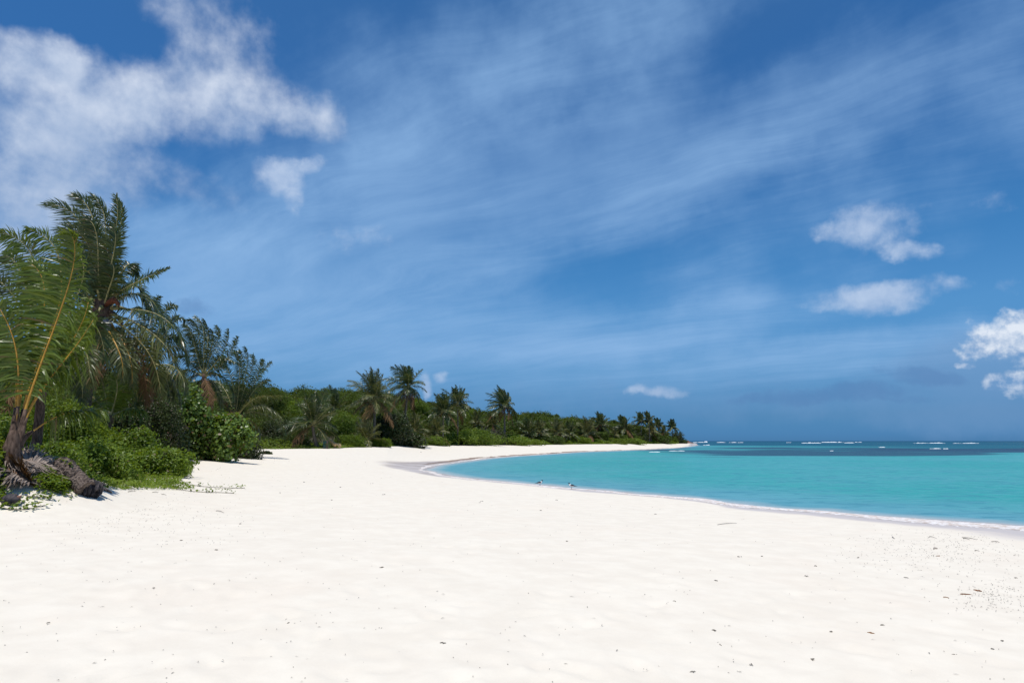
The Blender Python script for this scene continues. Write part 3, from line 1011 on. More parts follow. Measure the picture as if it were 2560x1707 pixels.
def palm(label, cx, cy, D, Lpx, nfr=18, seed=1, leaf='palm', nleaf=26, dead=2, wind=0.35, base_dx=0.0, trunk_r=0.15,
         emin=-35, emax=86, base_px=None, gold=False, cat='palm tree', up_bias=1.3, name='coconut_palm', leaf_l=0.31):
    r = np.random.default_rng(seed)
    D = push(cx, D)
    C = at(cx, cy, D)
    L = Lpx * D / FPX
    if base_px is not None:
        bx, by = at(base_px, cy, D)[0], D
    else:
        bx, by = C[0] + base_dx, D
    bz = gz(bx, by)
    if C[2] < bz + 0.25:
        C[2] = bz + 0.25
    root = empty(name, (bx, by, bz), label, cat, PALMGROUP)
    trunk_part(root, C, trunk_r * 1.5, trunk_r, M['trunk'] if C[2] - bz > 1.2 else M['trunk_dark'], (0.12 * r.normal(), 0))
    ga = r.uniform(0, 6.28)
    px_m = D / 683.0
    nfr = int(nfr * 1.2)
    for i in range(nfr):
        u = (i + 0.5) / nfr
        e0 = R(emax + (emin - emax) * u ** up_bias + r.normal(0, 4))
        a = ga + i * 2.39996 + r.normal(0, 0.2)
        h = np.array([math.cos(a), math.sin(a), 0.0])
        isdead = i >= nfr - dead
        Lf = L * r.uniform(0.85, 1.08) * (0.75 + 0.25 * math.sin(math.pi * min(1, u * 1.3 + 0.2)))
        d0 = h * math.cos(e0) + UP * math.sin(e0)
        dr = (0.16 + 0.34 * math.cos(e0) ** 2) * (1.25 if isdead else 1.0)
        s = np.linspace(0, 1, 22)[:, None]
        curve = C + d0 * s * Lf + (-UP * dr + WIND * wind * 0.40) * (s ** 2.2) * Lf
        sd_ = np.cross(d0, UP) if abs(d0[2]) < 0.97 else np.array([-h[1], h[0], 0])
        sd_ = norm(sd_)
        tw = r.normal(0, 0.45)
        nrm_ = np.cross(sd_, d0)
        sd_ = sd_ * math.cos(tw) + nrm_ * math.sin(tw)
        lf = M['palm_dead'] if isdead else M[leaf]
        st = M['rachis_dead'] if isdead else M['rachis_gold' if gold else 'rachis']
        add_frond(root, curve, sd_, Lf * leaf_l, int(nleaf * 1.8), max(0.04, 0.46 * px_m), 0.45 + 0.35 * u, WIND * wind * 0.8, r, lf, st,
                  max(0.028, 0.34 * px_m), label='dry brown frond hanging down' if isdead else None)
    return root


# --- the young palm in the left foreground: every frond laid where it grows
def hand_palm(root, fronds, D, r, leaf, stalk, n, width, L, rad, wind):
    for f in fronds:
        f['n'] = int(f.get('n', n) * 1.4)
        f['w'] = f.get('w', width) * 0.82
        f['L'] = f.get('L', L) * 1.08
        f['wind'] = f.get('wind', wind) * 1.3
        pts = [at(x, y, D + dz) for (x, y, dz) in f['p']]
        curve = bez(pts, 44)
        side = f.get('side', (1.0, 0.15, 0.25))
        lf = f.get('leaf', leaf)
        st = f.get('stalk', stalk)
        add_frond(root, curve, side, f.get('L', L), f.get('n', n), f.get('w', width), f.get('droop', 0.35), WIND * f.get('wind', wind), r,
                  lf, st, f.get('rad', rad), split=True, label=f.get('label'), pet=f.get('pet', 0.2), vee=f.get('vee', 0.2), tipf=f.get('tipf', 0.6), ang0=f.get('ang0', 8), angk=f.get('angk', 46), flare=f.get('flare', 1.3), ragged=0.21, hang=0.9)


r1 = np.random.default_rng(21)
q = at(18, 1155, 15.0)
young = empty('coconut_palm', (q[0], q[1], gz(q[0], q[1])), 'young coconut palm with golden stalks rising from the weathered fronds', 'palm tree', PALMGROUP)
Y = [
    dict(p=[(46, 1100, 0), (104, 905, -0.2), (172, 712, -0.3), (178, 585, 0.1)], L=0.80, n=95, w=0.042, droop=0.30, wind=0.35, side=(1, 0.1, -0.22), pet=0.20, rad=0.042),
    dict(p=[(52, 1090, 0), (98, 985, -0.3), (172, 888, -0.7), (238, 790, -0.9)], L=0.62, n=75, w=0.042, droop=0.8, wind=0.1, side=(0.7, -0.5, -0.5), pet=0.42, rad=0.04),
    dict(p=[(30, 1115, -0.2), (50, 1000, -0.6), (54, 900, -0.9), (10, 850, -1.1)], L=0.6, n=60, w=0.042, droop=0.9, wind=0.3, side=(1, 0.3, 0), pet=0.45, rad=0.05),
    dict(p=[(38, 1090, 0.2), (46, 930, 0.1), (22, 815, 0), (-45, 715, 0)], L=0.65, n=75, w=0.042, droop=0.25, wind=0.25, side=(0.8, 0.2, 0.45), pet=0.3),
    dict(p=[(30, 1090, -0.1), (40, 930, -0.4), (5, 815, -0.7), (-80, 765, -1.0)], L=0.6, n=75, w=0.042, droop=0.5, wind=0.2, side=(0.7, -0.4, 0.6), pet=0.3),
    dict(p=[(53, 1102, -0.1), (120, 1052, -0.5), (185, 1027, -0.8), (262, 1028, -1.1)], L=0.50, n=60, w=0.035, droop=0.95, wind=-0.1, side=(0.3, 1, 0.2), pet=0.35, rad=0.028),
    dict(p=[(0, 1120, -0.2), (-12, 1030, -0.6), (-40, 940, -1.0), (-100, 900, -1.3)], L=0.6, n=60, w=0.042, droop=0.6, wind=0.1, pet=0.35),
    dict(p=[(52, 1090, 0.5), (86, 900, 0.9), (112, 745, 1.1), (70, 655, 1.2)], L=0.75, n=90, w=0.042, droop=0.3, wind=0.45, side=(1, 0.2, -0.1), pet=0.22),
    dict(p=[(48, 1090, 0.6), (112, 955, 0.9), (182, 850, 1.2), (222, 748, 1.4)], L=0.62, n=80, w=0.042, droop=0.45, wind=0.25, side=(0.9, 0.2, -0.5), pet=0.3),
    dict(p=[(46, 1090, 0.3), (88, 930, 0.5), (140, 790, 0.7), (150, 690, 0.8)], L=0.66, n=80, w=0.042, droop=0.4, wind=0.3, side=(1, 0.2, -0.3), pet=0.28),
    dict(p=[(-10, 1110, 0.3), (-60, 980, 0.5), (-120, 880, 0.7), (-200, 850, 0.9)], L=0.65, n=60, w=0.042, droop=0.5, wind=0.2, pet=0.25),
]
for f_ in Y:
    f_['p'] = [(x, y, abs(dz) * 1.15 + 0.25) for (x, y, dz) in f_['p']]
    f_['L'] = f_.get('L', 0.7) * 1.12
    f_['w'] = f_.get('w', 0.042) * 1.3
    f_['rad'] = f_.get('rad', 0.034) * 0.8
    f_['flare'] = 0.35
    f_['ang0'] = 2
    f_['droop'] = f_.get('droop', 0.35) * 1.05 + 0.03
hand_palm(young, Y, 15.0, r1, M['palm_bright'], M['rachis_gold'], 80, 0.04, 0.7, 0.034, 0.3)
bp = np.array(young.location)
s = np.linspace(0, 1, 14)
tp = at(36, 1075, 15.0)
pts = (bp - UP * 0.5) + (tp - bp + UP * 0.5) * s[:, None]
V, F = tube(pts, 0.78 * np.array([0.42, .42, .40, .38, .36, .34, .31, .28, .25, .22, .19, .16, .13, .09]) * (1 + 0.06 * np.sin(np.arange(14) * 2.2)), 12)
tr_o = mesh_obj('trunk', V - bp, F, M['trunk_dark'], young, smooth=True)
# overlapping leaf bases round the stem
for k, f_ in enumerate(Y):
    cv = bez([at(x, y, 15.0 + dz) for (x, y, dz) in f_['p']], 44)
    c = bez([bp + (cv[0] - bp) * 0.15, bp + (cv[0] - bp) * 0.7, cv[0] * 0.6 + cv[3] * 0.4, cv[6]], 10)
    V, F = tube(c, np.linspace(0.13, 0.036, 10), 7)
    mesh_obj('leaf_base', V - bp, F, M['trunk_dark'], young, smooth=True)

# --- the tall palm behind it
r2 = np.random.default_rng(22)
C2 = at(256, 778, 30.0)
bx, by = at(238, 1080, 31.0)[0], 30.5
tall = empty('coconut_palm', (bx, by, gz(bx, by)), 'tallest coconut palm with upright wind-swept crown and hanging coconuts', 'palm tree', PALMGROUP)
trunk_part(tall, C2, 0.24, 0.17, M['trunk'], (-0.25, 0))
TL = [
    dict(p=[(252, 765, 0), (232, 640, 0.3), (192, 545, 0.4), (112, 512, 0.4)], L=0.95, droop=0.1, wind=0.45),
    dict(p=[(254, 765, 0), (246, 620, -0.3), (226, 530, -0.3), (185, 488, -0.2)], L=0.95, droop=0.1, wind=0.4),
    dict(p=[(256, 765, 0), (262, 630, 0.5), (262, 545, 0.8), (230, 490, 0.9)], L=0.95, droop=0.1, wind=0.4),
    dict(p=[(258, 765, 0), (270, 660, -0.4), (290, 570, -0.6), (290, 490, -0.5)], L=0.80, droop=0.2, wind=0.15, side=(1, 0.2, -0.2)),
    dict(p=[(256, 765, 0), (280, 650, 0.6), (302, 560, 0.9), (298, 505, 1.0)], L=0.75, droop=0.2, wind=0.15),
    dict(p=[(250, 765, 0), (234, 660, -0.6), (205, 590, -1.0), (140, 575, -1.1)], L=0.95, droop=0.2, wind=0.45),
    dict(p=[(252, 765, 0), (246, 650, -0.9), (240, 580, -1.4), (215, 545, -1.5)], L=0.85, droop=0.25, wind=0.35),
    dict(p=[(258, 765, 0), (276, 670, -0.9), (288, 610, -1.3), (285, 570, -1.4)], L=0.8, droop=0.25, wind=0.2),
    dict(p=[(282, 742, 0), (330, 712, -0.3), (375, 690, -0.5), (420, 670, -0.6)], L=0.62, droop=0.3, wind=0.0, side=(0.1, 0.5, 1.0)),
    dict(p=[(272, 772, 0), (350, 775, -0.5), (418, 802, -0.8), (468, 885, -0.9)], L=0.95, droop=0.7, wind=-0.1, side=(0, 1, 0.2)),
    dict(p=[(276, 785, 0), (340, 808, -0.8), (400, 850, -1.2), (442, 915, -1.3)], L=0.9, droop=0.7, wind=-0.1, side=(0, 1, 0.2), leaf=M['palm_olive']),
    dict(p=[(270, 800, 0), (305, 850, -0.7), (326, 900, -1.0), (330, 965, -1.0)], L=0.7, droop=0.5, wind=-0.05, leaf=M['palm_olive'], stalk=M['rachis_gold']),
    dict(p=[(262, 808, 0), (284, 850, -0.9), (303, 895, -1.2), (306, 950, -1.2)], L=0.65, droop=0.5, wind=-0.05, leaf=M['palm_olive'], stalk=M['rachis_gold']),
    dict(p=[(252, 805, 0), (246, 860, -0.6), (236, 910, -0.8), (232, 960, -0.8)], L=0.7, droop=0.5, wind=0.0, leaf=M['palm_dead'], stalk=M['rachis_dead'], label='dry brown frond hanging down'),
    dict(p=[(240, 795, 0), (200, 820, -0.6), (180, 870, -0.9), (172, 940, -0.9)], L=0.85, droop=0.5, wind=0.05),
    dict(p=[(276, 795, 0.2), (345, 850, 0.6), (385, 910, 0.8), (402, 990, 0.8)], L=0.9, droop=0.6, wind=0.0, leaf=M['palm_olive']),
    dict(p=[(240, 770, 0), (200, 715, -0.8), (172, 710, -1.2), (148, 750, -1.3)], L=0.85, droop=0.5, wind=0.2),
    dict(p=[(276, 762, 0.3), (330, 735, 0.9), (380, 752, 1.3), (408, 830, 1.4)], L=0.95, droop=0.6, wind=-0.1, side=(0, 1, 0.3)),
    dict(p=[(270, 760, 0.3), (320, 720, 1.2), (352, 725, 1.8), (372, 790, 2.0)], L=0.9, droop=0.6, wind=0.0, side=(0, 1, 0.3)),
    dict(p=[(268, 805, 0.2), (330, 880, 0.6), (360, 940, 0.8), (368, 1010, 0.8)], L=0.8, droop=0.5, wind=0.0, leaf=M['palm_dead'], stalk=M['rachis_dead'], label='dry brown frond hanging down'),
    dict(p=[(256, 760, 0.2), (255, 660, 1.0), (245, 590, 1.4), (205, 560, 1.5)], L=0.95, droop=0.2, wind=0.4),
]
TL += [
    dict(p=[(248, 772, 0), (205, 690, 0.5), (165, 665, 0.9), (120, 700, 1.0)], L=0.9, droop=0.5, wind=0.2),
    dict(p=[(262, 772, 0), (300, 690, 0.5), (325, 660, 0.9), (345, 690, 1.0)], L=0.8, droop=0.5, wind=0.1),
    dict(p=[(250, 785, 0), (200, 780, 0.5), (165, 830, 0.8), (150, 900, 0.9)], L=0.9, droop=0.5, wind=0.0),
    dict(p=[(256, 790, 0.2), (262, 850, 1.0), (270, 920, 1.3), (268, 1000, 1.3)], L=0.85, droop=0.5, wind=0.0, leaf=M['palm_olive']),
    dict(p=[(268, 795, 0.2), (300, 870, 0.9), (330, 940, 1.2), (345, 1010, 1.2)], L=0.9, droop=0.5, wind=0.0),
    dict(p=[(252, 775, -0.1), (250, 700, -0.5), (225, 660, -0.8), (180, 660, -0.9)], L=0.85, droop=0.4, wind=0.3),
    dict(p=[(260, 775, -0.1), (275, 715, -0.6), (285, 680, -0.9), (275, 650, -1.0)], L=0.8, droop=0.4, wind=0.15),
    dict(p=[(244, 780, 0.2), (215, 850, 0.9), (205, 920, 1.2), (210, 1000, 1.2)], L=0.85, droop=0.5, wind=0.0, leaf=M['palm_olive']),
]
for f_ in TL:
    f_['pet'] = 0.10
    f_['ang0'] = 16
hand_palm(tall, TL, 30.0, r2, M['palm'], M['rachis'], 80, 0.055, 0.9, 0.045, 0.25)
tb = np.array(tall.location)
V, F = tube(bez([C2 - UP * 1.1, C2 + UP * 0.05, C2 + UP * 1.25 + np.array([-0.05, 0, 0])], 12), np.array([.2, .24, .3, .36, .4, .42, .40, .36, .30, .23, .15, .05]), 10)
mesh_obj('crown_shaft', V - tb, F, M['trunk_dark'], tall, smooth=True)
for k in range(16):
    a = k * 2.39996
    e = R(70 - 6.5 * k)
    d = np.array([math.cos(a) * math.cos(e), math.sin(a) * math.cos(e), math.sin(e)])
    V, F = tube(bez([C2 + d * 0.1, C2 + d * 0.55 + UP * 0.05, C2 + d * 1.15 - UP * 0.03 * k], 8), np.linspace(0.13, 0.035, 8), 6)
    mesh_obj('leaf_base', V - tb, F, M['trunk_dark'] if k % 2 else M['rachis'], tall, smooth=True)
for k in range(7):
    a = k * 0.95
    c = C2 + np.array([math.cos(a) * 0.26 - 0.02, math.sin(a) * 0.2 - 0.25, -0.45 - 0.13 * (k % 3)])
    V, F = ball(c - tb, 0.13, 0.13, 0.16)
    mesh_obj('coconut', V, F, M['coconut'], tall, smooth=True)
c = bez([at(262, 795, 29.6), at(268, 812, 29.5), at(272, 838, 29.5)], 10)
V, F = tube(c, np.array([.05, .1, .14, .16, .16, .15, .12, .09, .05, .02]), 8)
mesh_obj('flower_sheath', V - tb, F, M['spathe'], tall, smooth=True)
c = bez([at(262, 765, 29.7), at(285, 752, 29.6), at(298, 768, 29.5)], 8)
V, F = tube(c, np.array([.05, .1, .13, .13, .12, .1, .06, .02]), 7)
mesh_obj('fibre_sheath', V - tb, F, M['fibre'], tall, smooth=True)

# --- the palm between and behind these two
r3 = np.random.default_rng(23)
C3 = at(112, 905, 21.0)
third = empty('coconut_palm', (C3[0], C3[1], gz(C3[0], C3[1])), 'coconut palm arching left behind the young golden-stalked palm', 'palm tree', PALMGROUP)
trunk_part(third, C3, 0.16, 0.13, M['trunk_dark'])
TH = [
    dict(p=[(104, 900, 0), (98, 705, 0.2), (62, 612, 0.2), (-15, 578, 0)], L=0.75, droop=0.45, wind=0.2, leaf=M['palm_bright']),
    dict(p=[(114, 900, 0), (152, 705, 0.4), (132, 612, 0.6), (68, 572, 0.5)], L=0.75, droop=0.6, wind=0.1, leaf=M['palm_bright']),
    dict(p=[(118, 900, 0), (190, 745, -0.3), (208, 660, -0.4), (150, 600, -0.3)], L=0.75, droop=0.35, wind=0.3),
    dict(p=[(104, 905, 0), (50, 770, -0.3), (0, 705, -0.5), (-70, 715, -0.6)], L=0.75, droop=0.45, wind=0.25),
    dict(p=[(120, 905, 0), (190, 800, 0.3), (240, 815, 0.6), (262, 900, 0.7)], L=0.75, droop=0.6, wind=0.0),
    dict(p=[(112, 900, 0), (120, 760, -0.8), (110, 690, -1.2), (60, 680, -1.4)], L=0.75, droop=0.4, wind=0.3),
    dict(p=[(118, 905, 0), (180, 850, -0.6), (215, 880, -1.0), (225, 960, -1.1)], L=0.65, droop=0.6, wind=0.0, leaf=M['palm_olive']),
    dict(p=[(108, 905, 0), (70, 740, 0.8), (40, 660, 1.1), (10, 640, 1.2)], L=0.75, droop=0.3, wind=0.35),
    dict(p=[(108, 910, 0), (60, 900, -0.5), (30, 950, -0.8), (20, 1020, -0.9)], L=0.6, droop=0.5, wind=0.0, leaf=M['palm_dead'], stalk=M['rachis_dead'], label='dry brown frond hanging down'),
    dict(p=[(116, 910, 0), (170, 900, 0.4), (200, 940, 0.6), (205, 1000, 0.6)], L=0.6, droop=0.5, wind=0.0),
]
hand_palm(third, TH, 21.0, r3, M['palm'], M['rachis'], 75, 0.045, 0.75, 0.036, 0.25)

def hand_set(label, cx, cy, D, fr, seed, leaf='palm', L=0.80, n=62, width=0.062, rad=0.04, wind=0.3, tr=0.14, trunk='trunk_dark', droop=0.55):
    r = np.random.default_rng(seed)
    C = at(cx, cy, D)
    root = empty('coconut_palm', (C[0], C[1], gz(C[0], C[1])), label, 'palm tree', PALMGROUP)
    trunk_part(root, C + UP * 0.1, tr * 1.4, tr, M[trunk])
    F_ = []
    for k, f in enumerate(fr):
        kind = f[4] if len(f) > 4 else ''
        dz = f[5] if len(f) > 5 else [(-0.5, 0.7, -0.2, 1.0, 0.1)[k % 5]][0]
        d = dict(p=[(f[0][0], f[0][1], 0), (f[1][0], f[1][1], dz * .6), (f[2][0], f[2][1], dz), (f[3][0], f[3][1], dz * 1.1)], pet=0.07, ang0=32, angk=32, tipf=0.8)
        dx, dy = f[2][0] - f[0][0], f[2][1] - f[0][1]
        up = dy < -abs(dx) * 0.8
        d['side'] = (1, 0.35 * (-1) ** k, -0.1) if up or abs(dy) > 1.5 * abs(dx) else (0.1, 1, 0.45 * (-1) ** k)
        d['droop'] = droop if up else droop + 0.35
        d['wind'] = wind if up else 0.05
        if kind == 'dead':
            d.update(leaf=M['palm_dead'], stalk=M['rachis_dead'], label='dry brown frond hanging down', L=L * 0.75)
        elif kind == 'olive':
            d.update(leaf=M['palm_olive'])
        F_.append(d)
    hand_palm(root, F_, D, r, M[leaf], M['rachis'], n, width, L, rad, wind)
    return root


hand_set('dark coconut palm close on the right of the tallest palm', 385, 908, 42, [
    [(385, 905), (395, 830), (415, 775), (440, 765)], [(385, 905), (410, 840), (440, 800), (460, 802)], [(385, 905), (380, 820), (385, 770), (400, 742)],
    [(388, 908), (425, 870), (455, 870), (470, 910)], [(380, 908), (345, 860), (330, 850), (310, 870)], [(388, 912), (420, 930), (440, 970), (448, 1000), 'olive'],
    [(384, 915), (390, 950), (395, 990), (396, 1020), 'dead'], [(380, 912), (350, 930), (335, 970), (330, 1010), 'olive'], [(386, 905), (400, 860), (430, 840), (455, 855)],
    [(383, 905), (365, 840), (360, 790), (345, 770)], [(390, 915), (430, 915), (455, 940), (462, 980), 'olive'], [(386, 905), (405, 845), (425, 805), (445, 790)],
    [(390, 912), (415, 945), (425, 985), (426, 1020), 'olive']], 131)
hand_set('leafy coconut palm with blown tufts right of the tall dark pair', 510, 938, 53, [
    [(508, 935), (490, 880), (478, 835), (460, 812)], [(509, 935), (500, 870), (492, 820), (472, 798)], [(510, 935), (510, 870), (508, 825), (490, 793)],
    [(511, 935), (518, 870), (520, 830), (510, 800)], [(512, 935), (530, 880), (545, 845), (542, 816)], [(513, 935), (548, 895), (566, 858), (571, 825)],
    [(514, 938), (555, 910), (580, 875), (594, 842)], [(506, 938), (470, 900), (450, 890), (428, 915)], [(506, 940), (480, 940), (460, 960), (450, 995), 'olive'],
    [(514, 942), (545, 935), (570, 955), (582, 985)], [(510, 945), (520, 965), (525, 990), (527, 1015), 'dead'], [(508, 945), (495, 970), (490, 1000), (488, 1020), 'olive'],
    [(510, 935), (496, 890), (486, 850), (470, 835)], [(511, 935), (524, 885), (532, 850), (528, 825)], [(512, 940), (540, 905), (560, 895), (585, 905)],
    [(506, 940), (472, 925), (452, 935), (438, 965)], [(512, 945), (535, 960), (548, 985), (552, 1010), 'olive']], 132, L=0.82)
hand_set('spreading coconut palm at the edge of the sea grape thicket', 588, 1046, 57, [
    [(588, 1042), (596, 980), (598, 915), (586, 880)], [(590, 1040), (606, 970), (618, 910), (613, 868)], [(591, 1040), (612, 970), (630, 920), (632, 888)],
    [(592, 1042), (625, 980), (655, 930), (677, 905)], [(592, 1042), (622, 975), (648, 925), (656, 900)], [(592, 1045), (630, 1000), (665, 990), (700, 988), 'olive'],
    [(594, 1048), (640, 1015), (672, 1020), (702, 1042), 'olive'], [(594, 1052), (620, 1050), (640, 1062), (648, 1084), 'olive'], [(584, 1042), (570, 990), (550, 960), (530, 952)],
    [(584, 1045), (560, 1005), (535, 1000), (515, 1012), 'dead'], [(586, 1042), (585, 980), (572, 930), (553, 912)], [(592, 1046), (640, 1030), (690, 1050), (712, 1078)],
    [(590, 1040), (600, 960), (605, 905), (598, 878)], [(584, 1050), (565, 1040), (545, 1055), (535, 1082), 'olive'], [(592, 1044), (618, 1000), (645, 965), (672, 950)]], 133, L=0.86, wind=0.12)
hand_set('small pale green palm standing between vines and sea grape', 279, 1043, 30, [
    [(278, 1040), (288, 1000), (293, 965), (284, 935)], [(278, 1040), (262, 980), (250, 930), (236, 905)], [(280, 1042), (310, 1025), (335, 1020), (352, 1030)],
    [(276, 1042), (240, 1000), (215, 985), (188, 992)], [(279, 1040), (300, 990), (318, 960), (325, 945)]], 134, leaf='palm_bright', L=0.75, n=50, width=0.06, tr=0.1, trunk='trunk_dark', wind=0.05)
palm('palm with leaning root trunk beside the dark green drum', 782, 1064, 76, 112, 22, 35, 'palm', 30, 2, 0.12, base_px=800, trunk_r=0.17, emin=-28)
palm('small upright pale palm left of the leaning root trunk', 742, 1098, 80, 58, 9, 36, 'palm_olive', 24, 0, 0.0, trunk_r=0.1, emin=35)
palm('palm half hidden behind the leaning palm by the drum', 838, 1025, 98, 72, 16, 37, 'palm', 26, 1, 0.2, emin=-20)
palm('tall palm with yellow lower fronds, left of the central pair', 935, 998, 92, 92, 26, 38, 'palm_olive', 30, 4, 0.25, trunk_r=0.17, emin=-38)
palm('tallest palm of the central pair with slender leaning trunk', 1020, 968, 95, 74, 26, 39, 'palm', 30, 4, 0.25, base_px=1008, trunk_r=0.15, emin=-55)
palm('young palm on the yellow green vine bank below the central pair', 917, 1100, 83, 70, 16, 40, 'palm_olive', 28, 1, 0.1, trunk_r=0.14, emin=-12)
palm('young palm leaning out right of the slender trunk', 1036, 1078, 98, 62, 14, 41, 'palm_olive', 26, 1, 0.1, trunk_r=0.12, emin=-10)
palm('low young palm in front of the dark double palms', 1092, 1082, 106, 50, 16, 42, 'palm_olive', 26, 2, 0.1, trunk_r=0.12, emin=-20)
palm('dense left palm of the dark double palms', 1108, 1030, 112, 60, 24, 43, 'palm', 26, 2, 0.2, trunk_r=0.15, emin=-35)
palm('upright right palm of the dark double palms on a bare trunk', 1143, 1012, 115, 62, 24, 44, 'palm', 26, 2, 0.2, trunk_r=0.13, emin=-30)
palm('lone wind-blown palm on a thick trunk above the vine bank', 1262, 1016, 128, 60, 26, 45, 'palm', 26, 4, 0.7, trunk_r=0.2, emin=-35)
palm('low palm below the lone wind-blown palm', 1232, 1062, 134, 40, 14, 46, 'palm_olive', 24, 1, 0.1, emin=-20)
palm('bushy dark palm right of the lone wind-blown palm', 1322, 1084, 142, 52, 20, 47, 'palm', 24, 2, 0.1, emin=-22)
palm('pale young palm beside the bushy dark palm', 1348, 1082, 146, 42, 16, 48, 'palm_olive', 24, 1, 0.05, emin=-18)
palm('palm with brown skirt, left of two in the middle thicket', 1393, 1084, 152, 44, 18, 49, 'palm_olive', 24, 4, 0.1, emin=-40)
palm('palm with dark core, right of two in the middle thicket', 1424, 1085, 156, 40, 18, 50, 'palm', 24, 2, 0.1, emin=-25)
palm('leaning palm with spread fronds at the bank, far thicket', 1469, 1086, 168, 54, 20, 51, 'palm_olive', 24, 2, 0.1, emin=-15)
palm('taller palm rising behind the leaning one, far thicket', 1501, 1062, 178, 42, 20, 52, 'palm', 24, 3, 0.2, emin=-40)
palm('round dark palm standing apart in the far thicket', 1561, 1070, 204, 42, 22, 53, 'palm', 22, 3, 0.2, emin=-35)
palm('left palm on top of the far clump', 1603, 1052, 226, 28, 16, 54, 'palm', 20, 1, 0.4, emin=-25)
palm('right palm on top of the far clump', 1622, 1052, 230, 30, 18, 55, 'palm', 20, 1, 0.4, emin=-25)
palm('palm with yellow hanging fronds at the foot of the far clump', 1628, 1080, 236, 34, 18, 56, 'palm_olive', 20, 3, 0.1, emin=-50)
palm('palm behind the right end of the far clump', 1645, 1064, 246, 26, 16, 57, 'palm', 20, 1, 0.2, emin=-25)
palm('low palm between the far clump and the last palm', 1660, 1082, 254, 26, 14, 58, 'palm_olive', 20, 1, 0.1, emin=-20)
palm('last thin-trunked palm at the seaward end of the woods', 1681, 1067, 266, 24, 18, 59, 'palm', 20, 1, 0.15, emin=-25, trunk_r=0.13)
palm('small palm in the gap of the far thicket', 1536, 1088, 192, 26, 12, 60, 'palm_olive', 20, 0, 0.1, emin=-10)
palm('palm showing between the lone palm and double palms', 1192, 1062, 140, 42, 14, 61, 'palm_olive', 22, 1, 0.1, emin=-15)


# ------------------------------------------------------------------ shrubs
def leaf_cloud(pts, nrm_, size, r, aspect=0.55, kind='diamond', jitter=0.45):
    n = len(pts)
    nrm_ = norm(nrm_ + r.normal(0, jitter, (n, 3)))
    ref = norm(r.normal(0, 1, (n, 3)))
    U = norm(np.cross(nrm_, ref))
    Vv = np.cross(nrm_, U)
    l = size * r.uniform(0.65, 1.25, n)[:, None]
    w = l * aspect
    if kind == 'round':
        th = np.arange(6) * np.pi / 3
        V = np.stack([pts + U * l * 0.5 * math.cos(a) + Vv * l * 0.5 * math.sin(a) for a in th], 1).reshape(-1, 3)
        F = np.arange(n * 6).reshape(n, 6)
        return V, F
    a = pts - U * l * 0.5
    b = pts - Vv * w * 0.5 + nrm_ * l * 0.10 + U * l * 0.05
    c = pts + U * l * 0.5 - nrm_ * l * 0.08
    d = pts + Vv * w * 0.5 + nrm_ * l * 0.10 + U * l * 0.05
    V = np.stack([a, b, c, d], 1).reshape(-1, 3)
    F = np.arange(n * 4).reshape(n, 4)
    return V, F


def crown_points(w, dpt, h, n, r, lobes=13, low=0.0, slope=0.0):
    """points on a lumpy dome: w, dpt half widths; h height; base at z=0"""
    C, S = [], []
    for k in range(lobes):
        a = r.uniform(0, 2 * np.pi)
        q_ = math.sqrt(r.uniform(0, 1)) * 0.72
        zc = h * r.uniform(0.18, 0.72) * (1 - 0.55 * q_ * q_)
        C.append((math.cos(a) * q_ * w, math.sin(a) * q_ * dpt, zc))
        sc = r.uniform(0.20, 0.48)
        S.append((w * sc, dpt * sc, min(h * r.uniform(0.22, 0.42), h - zc)))
    C.append((0, 0, h * 0.35))
    S.append((w * 0.70, dpt * 0.70, h * 0.48))
    C, S = np.array(C), np.array(S)
    pick = r.choice(len(C), n, p=(S[:, 0] * S[:, 2]) / (S[:, 0] * S[:, 2]).sum())
    d = norm(r.normal(0, 1, (n, 3)))
    rad = 1 + np.where(r.random(n) < 0.22, np.abs(r.normal(0, 0.13, n)), -np.abs(r.normal(0, 0.17, n)))
    P = C[pick] + d * S[pick] * rad[:, None]
    N_ = norm(d / S[pick] * S[pick].mean())
    P[:, 2] = np.abs(P[:, 2])
    # gaps: leaves thin out in some directions
    g = fbm(P[:, 0] / max(w, .1) * 3 + 9.1 * r.random(), P[:, 2] / max(h, .1) * 3 + P[:, 1] / max(dpt, .1) * 2, 3)
    keep = g > -0.42
    return P[keep], N_[keep]


BUSHGROUP = 'shrubs and bushes behind the beach'


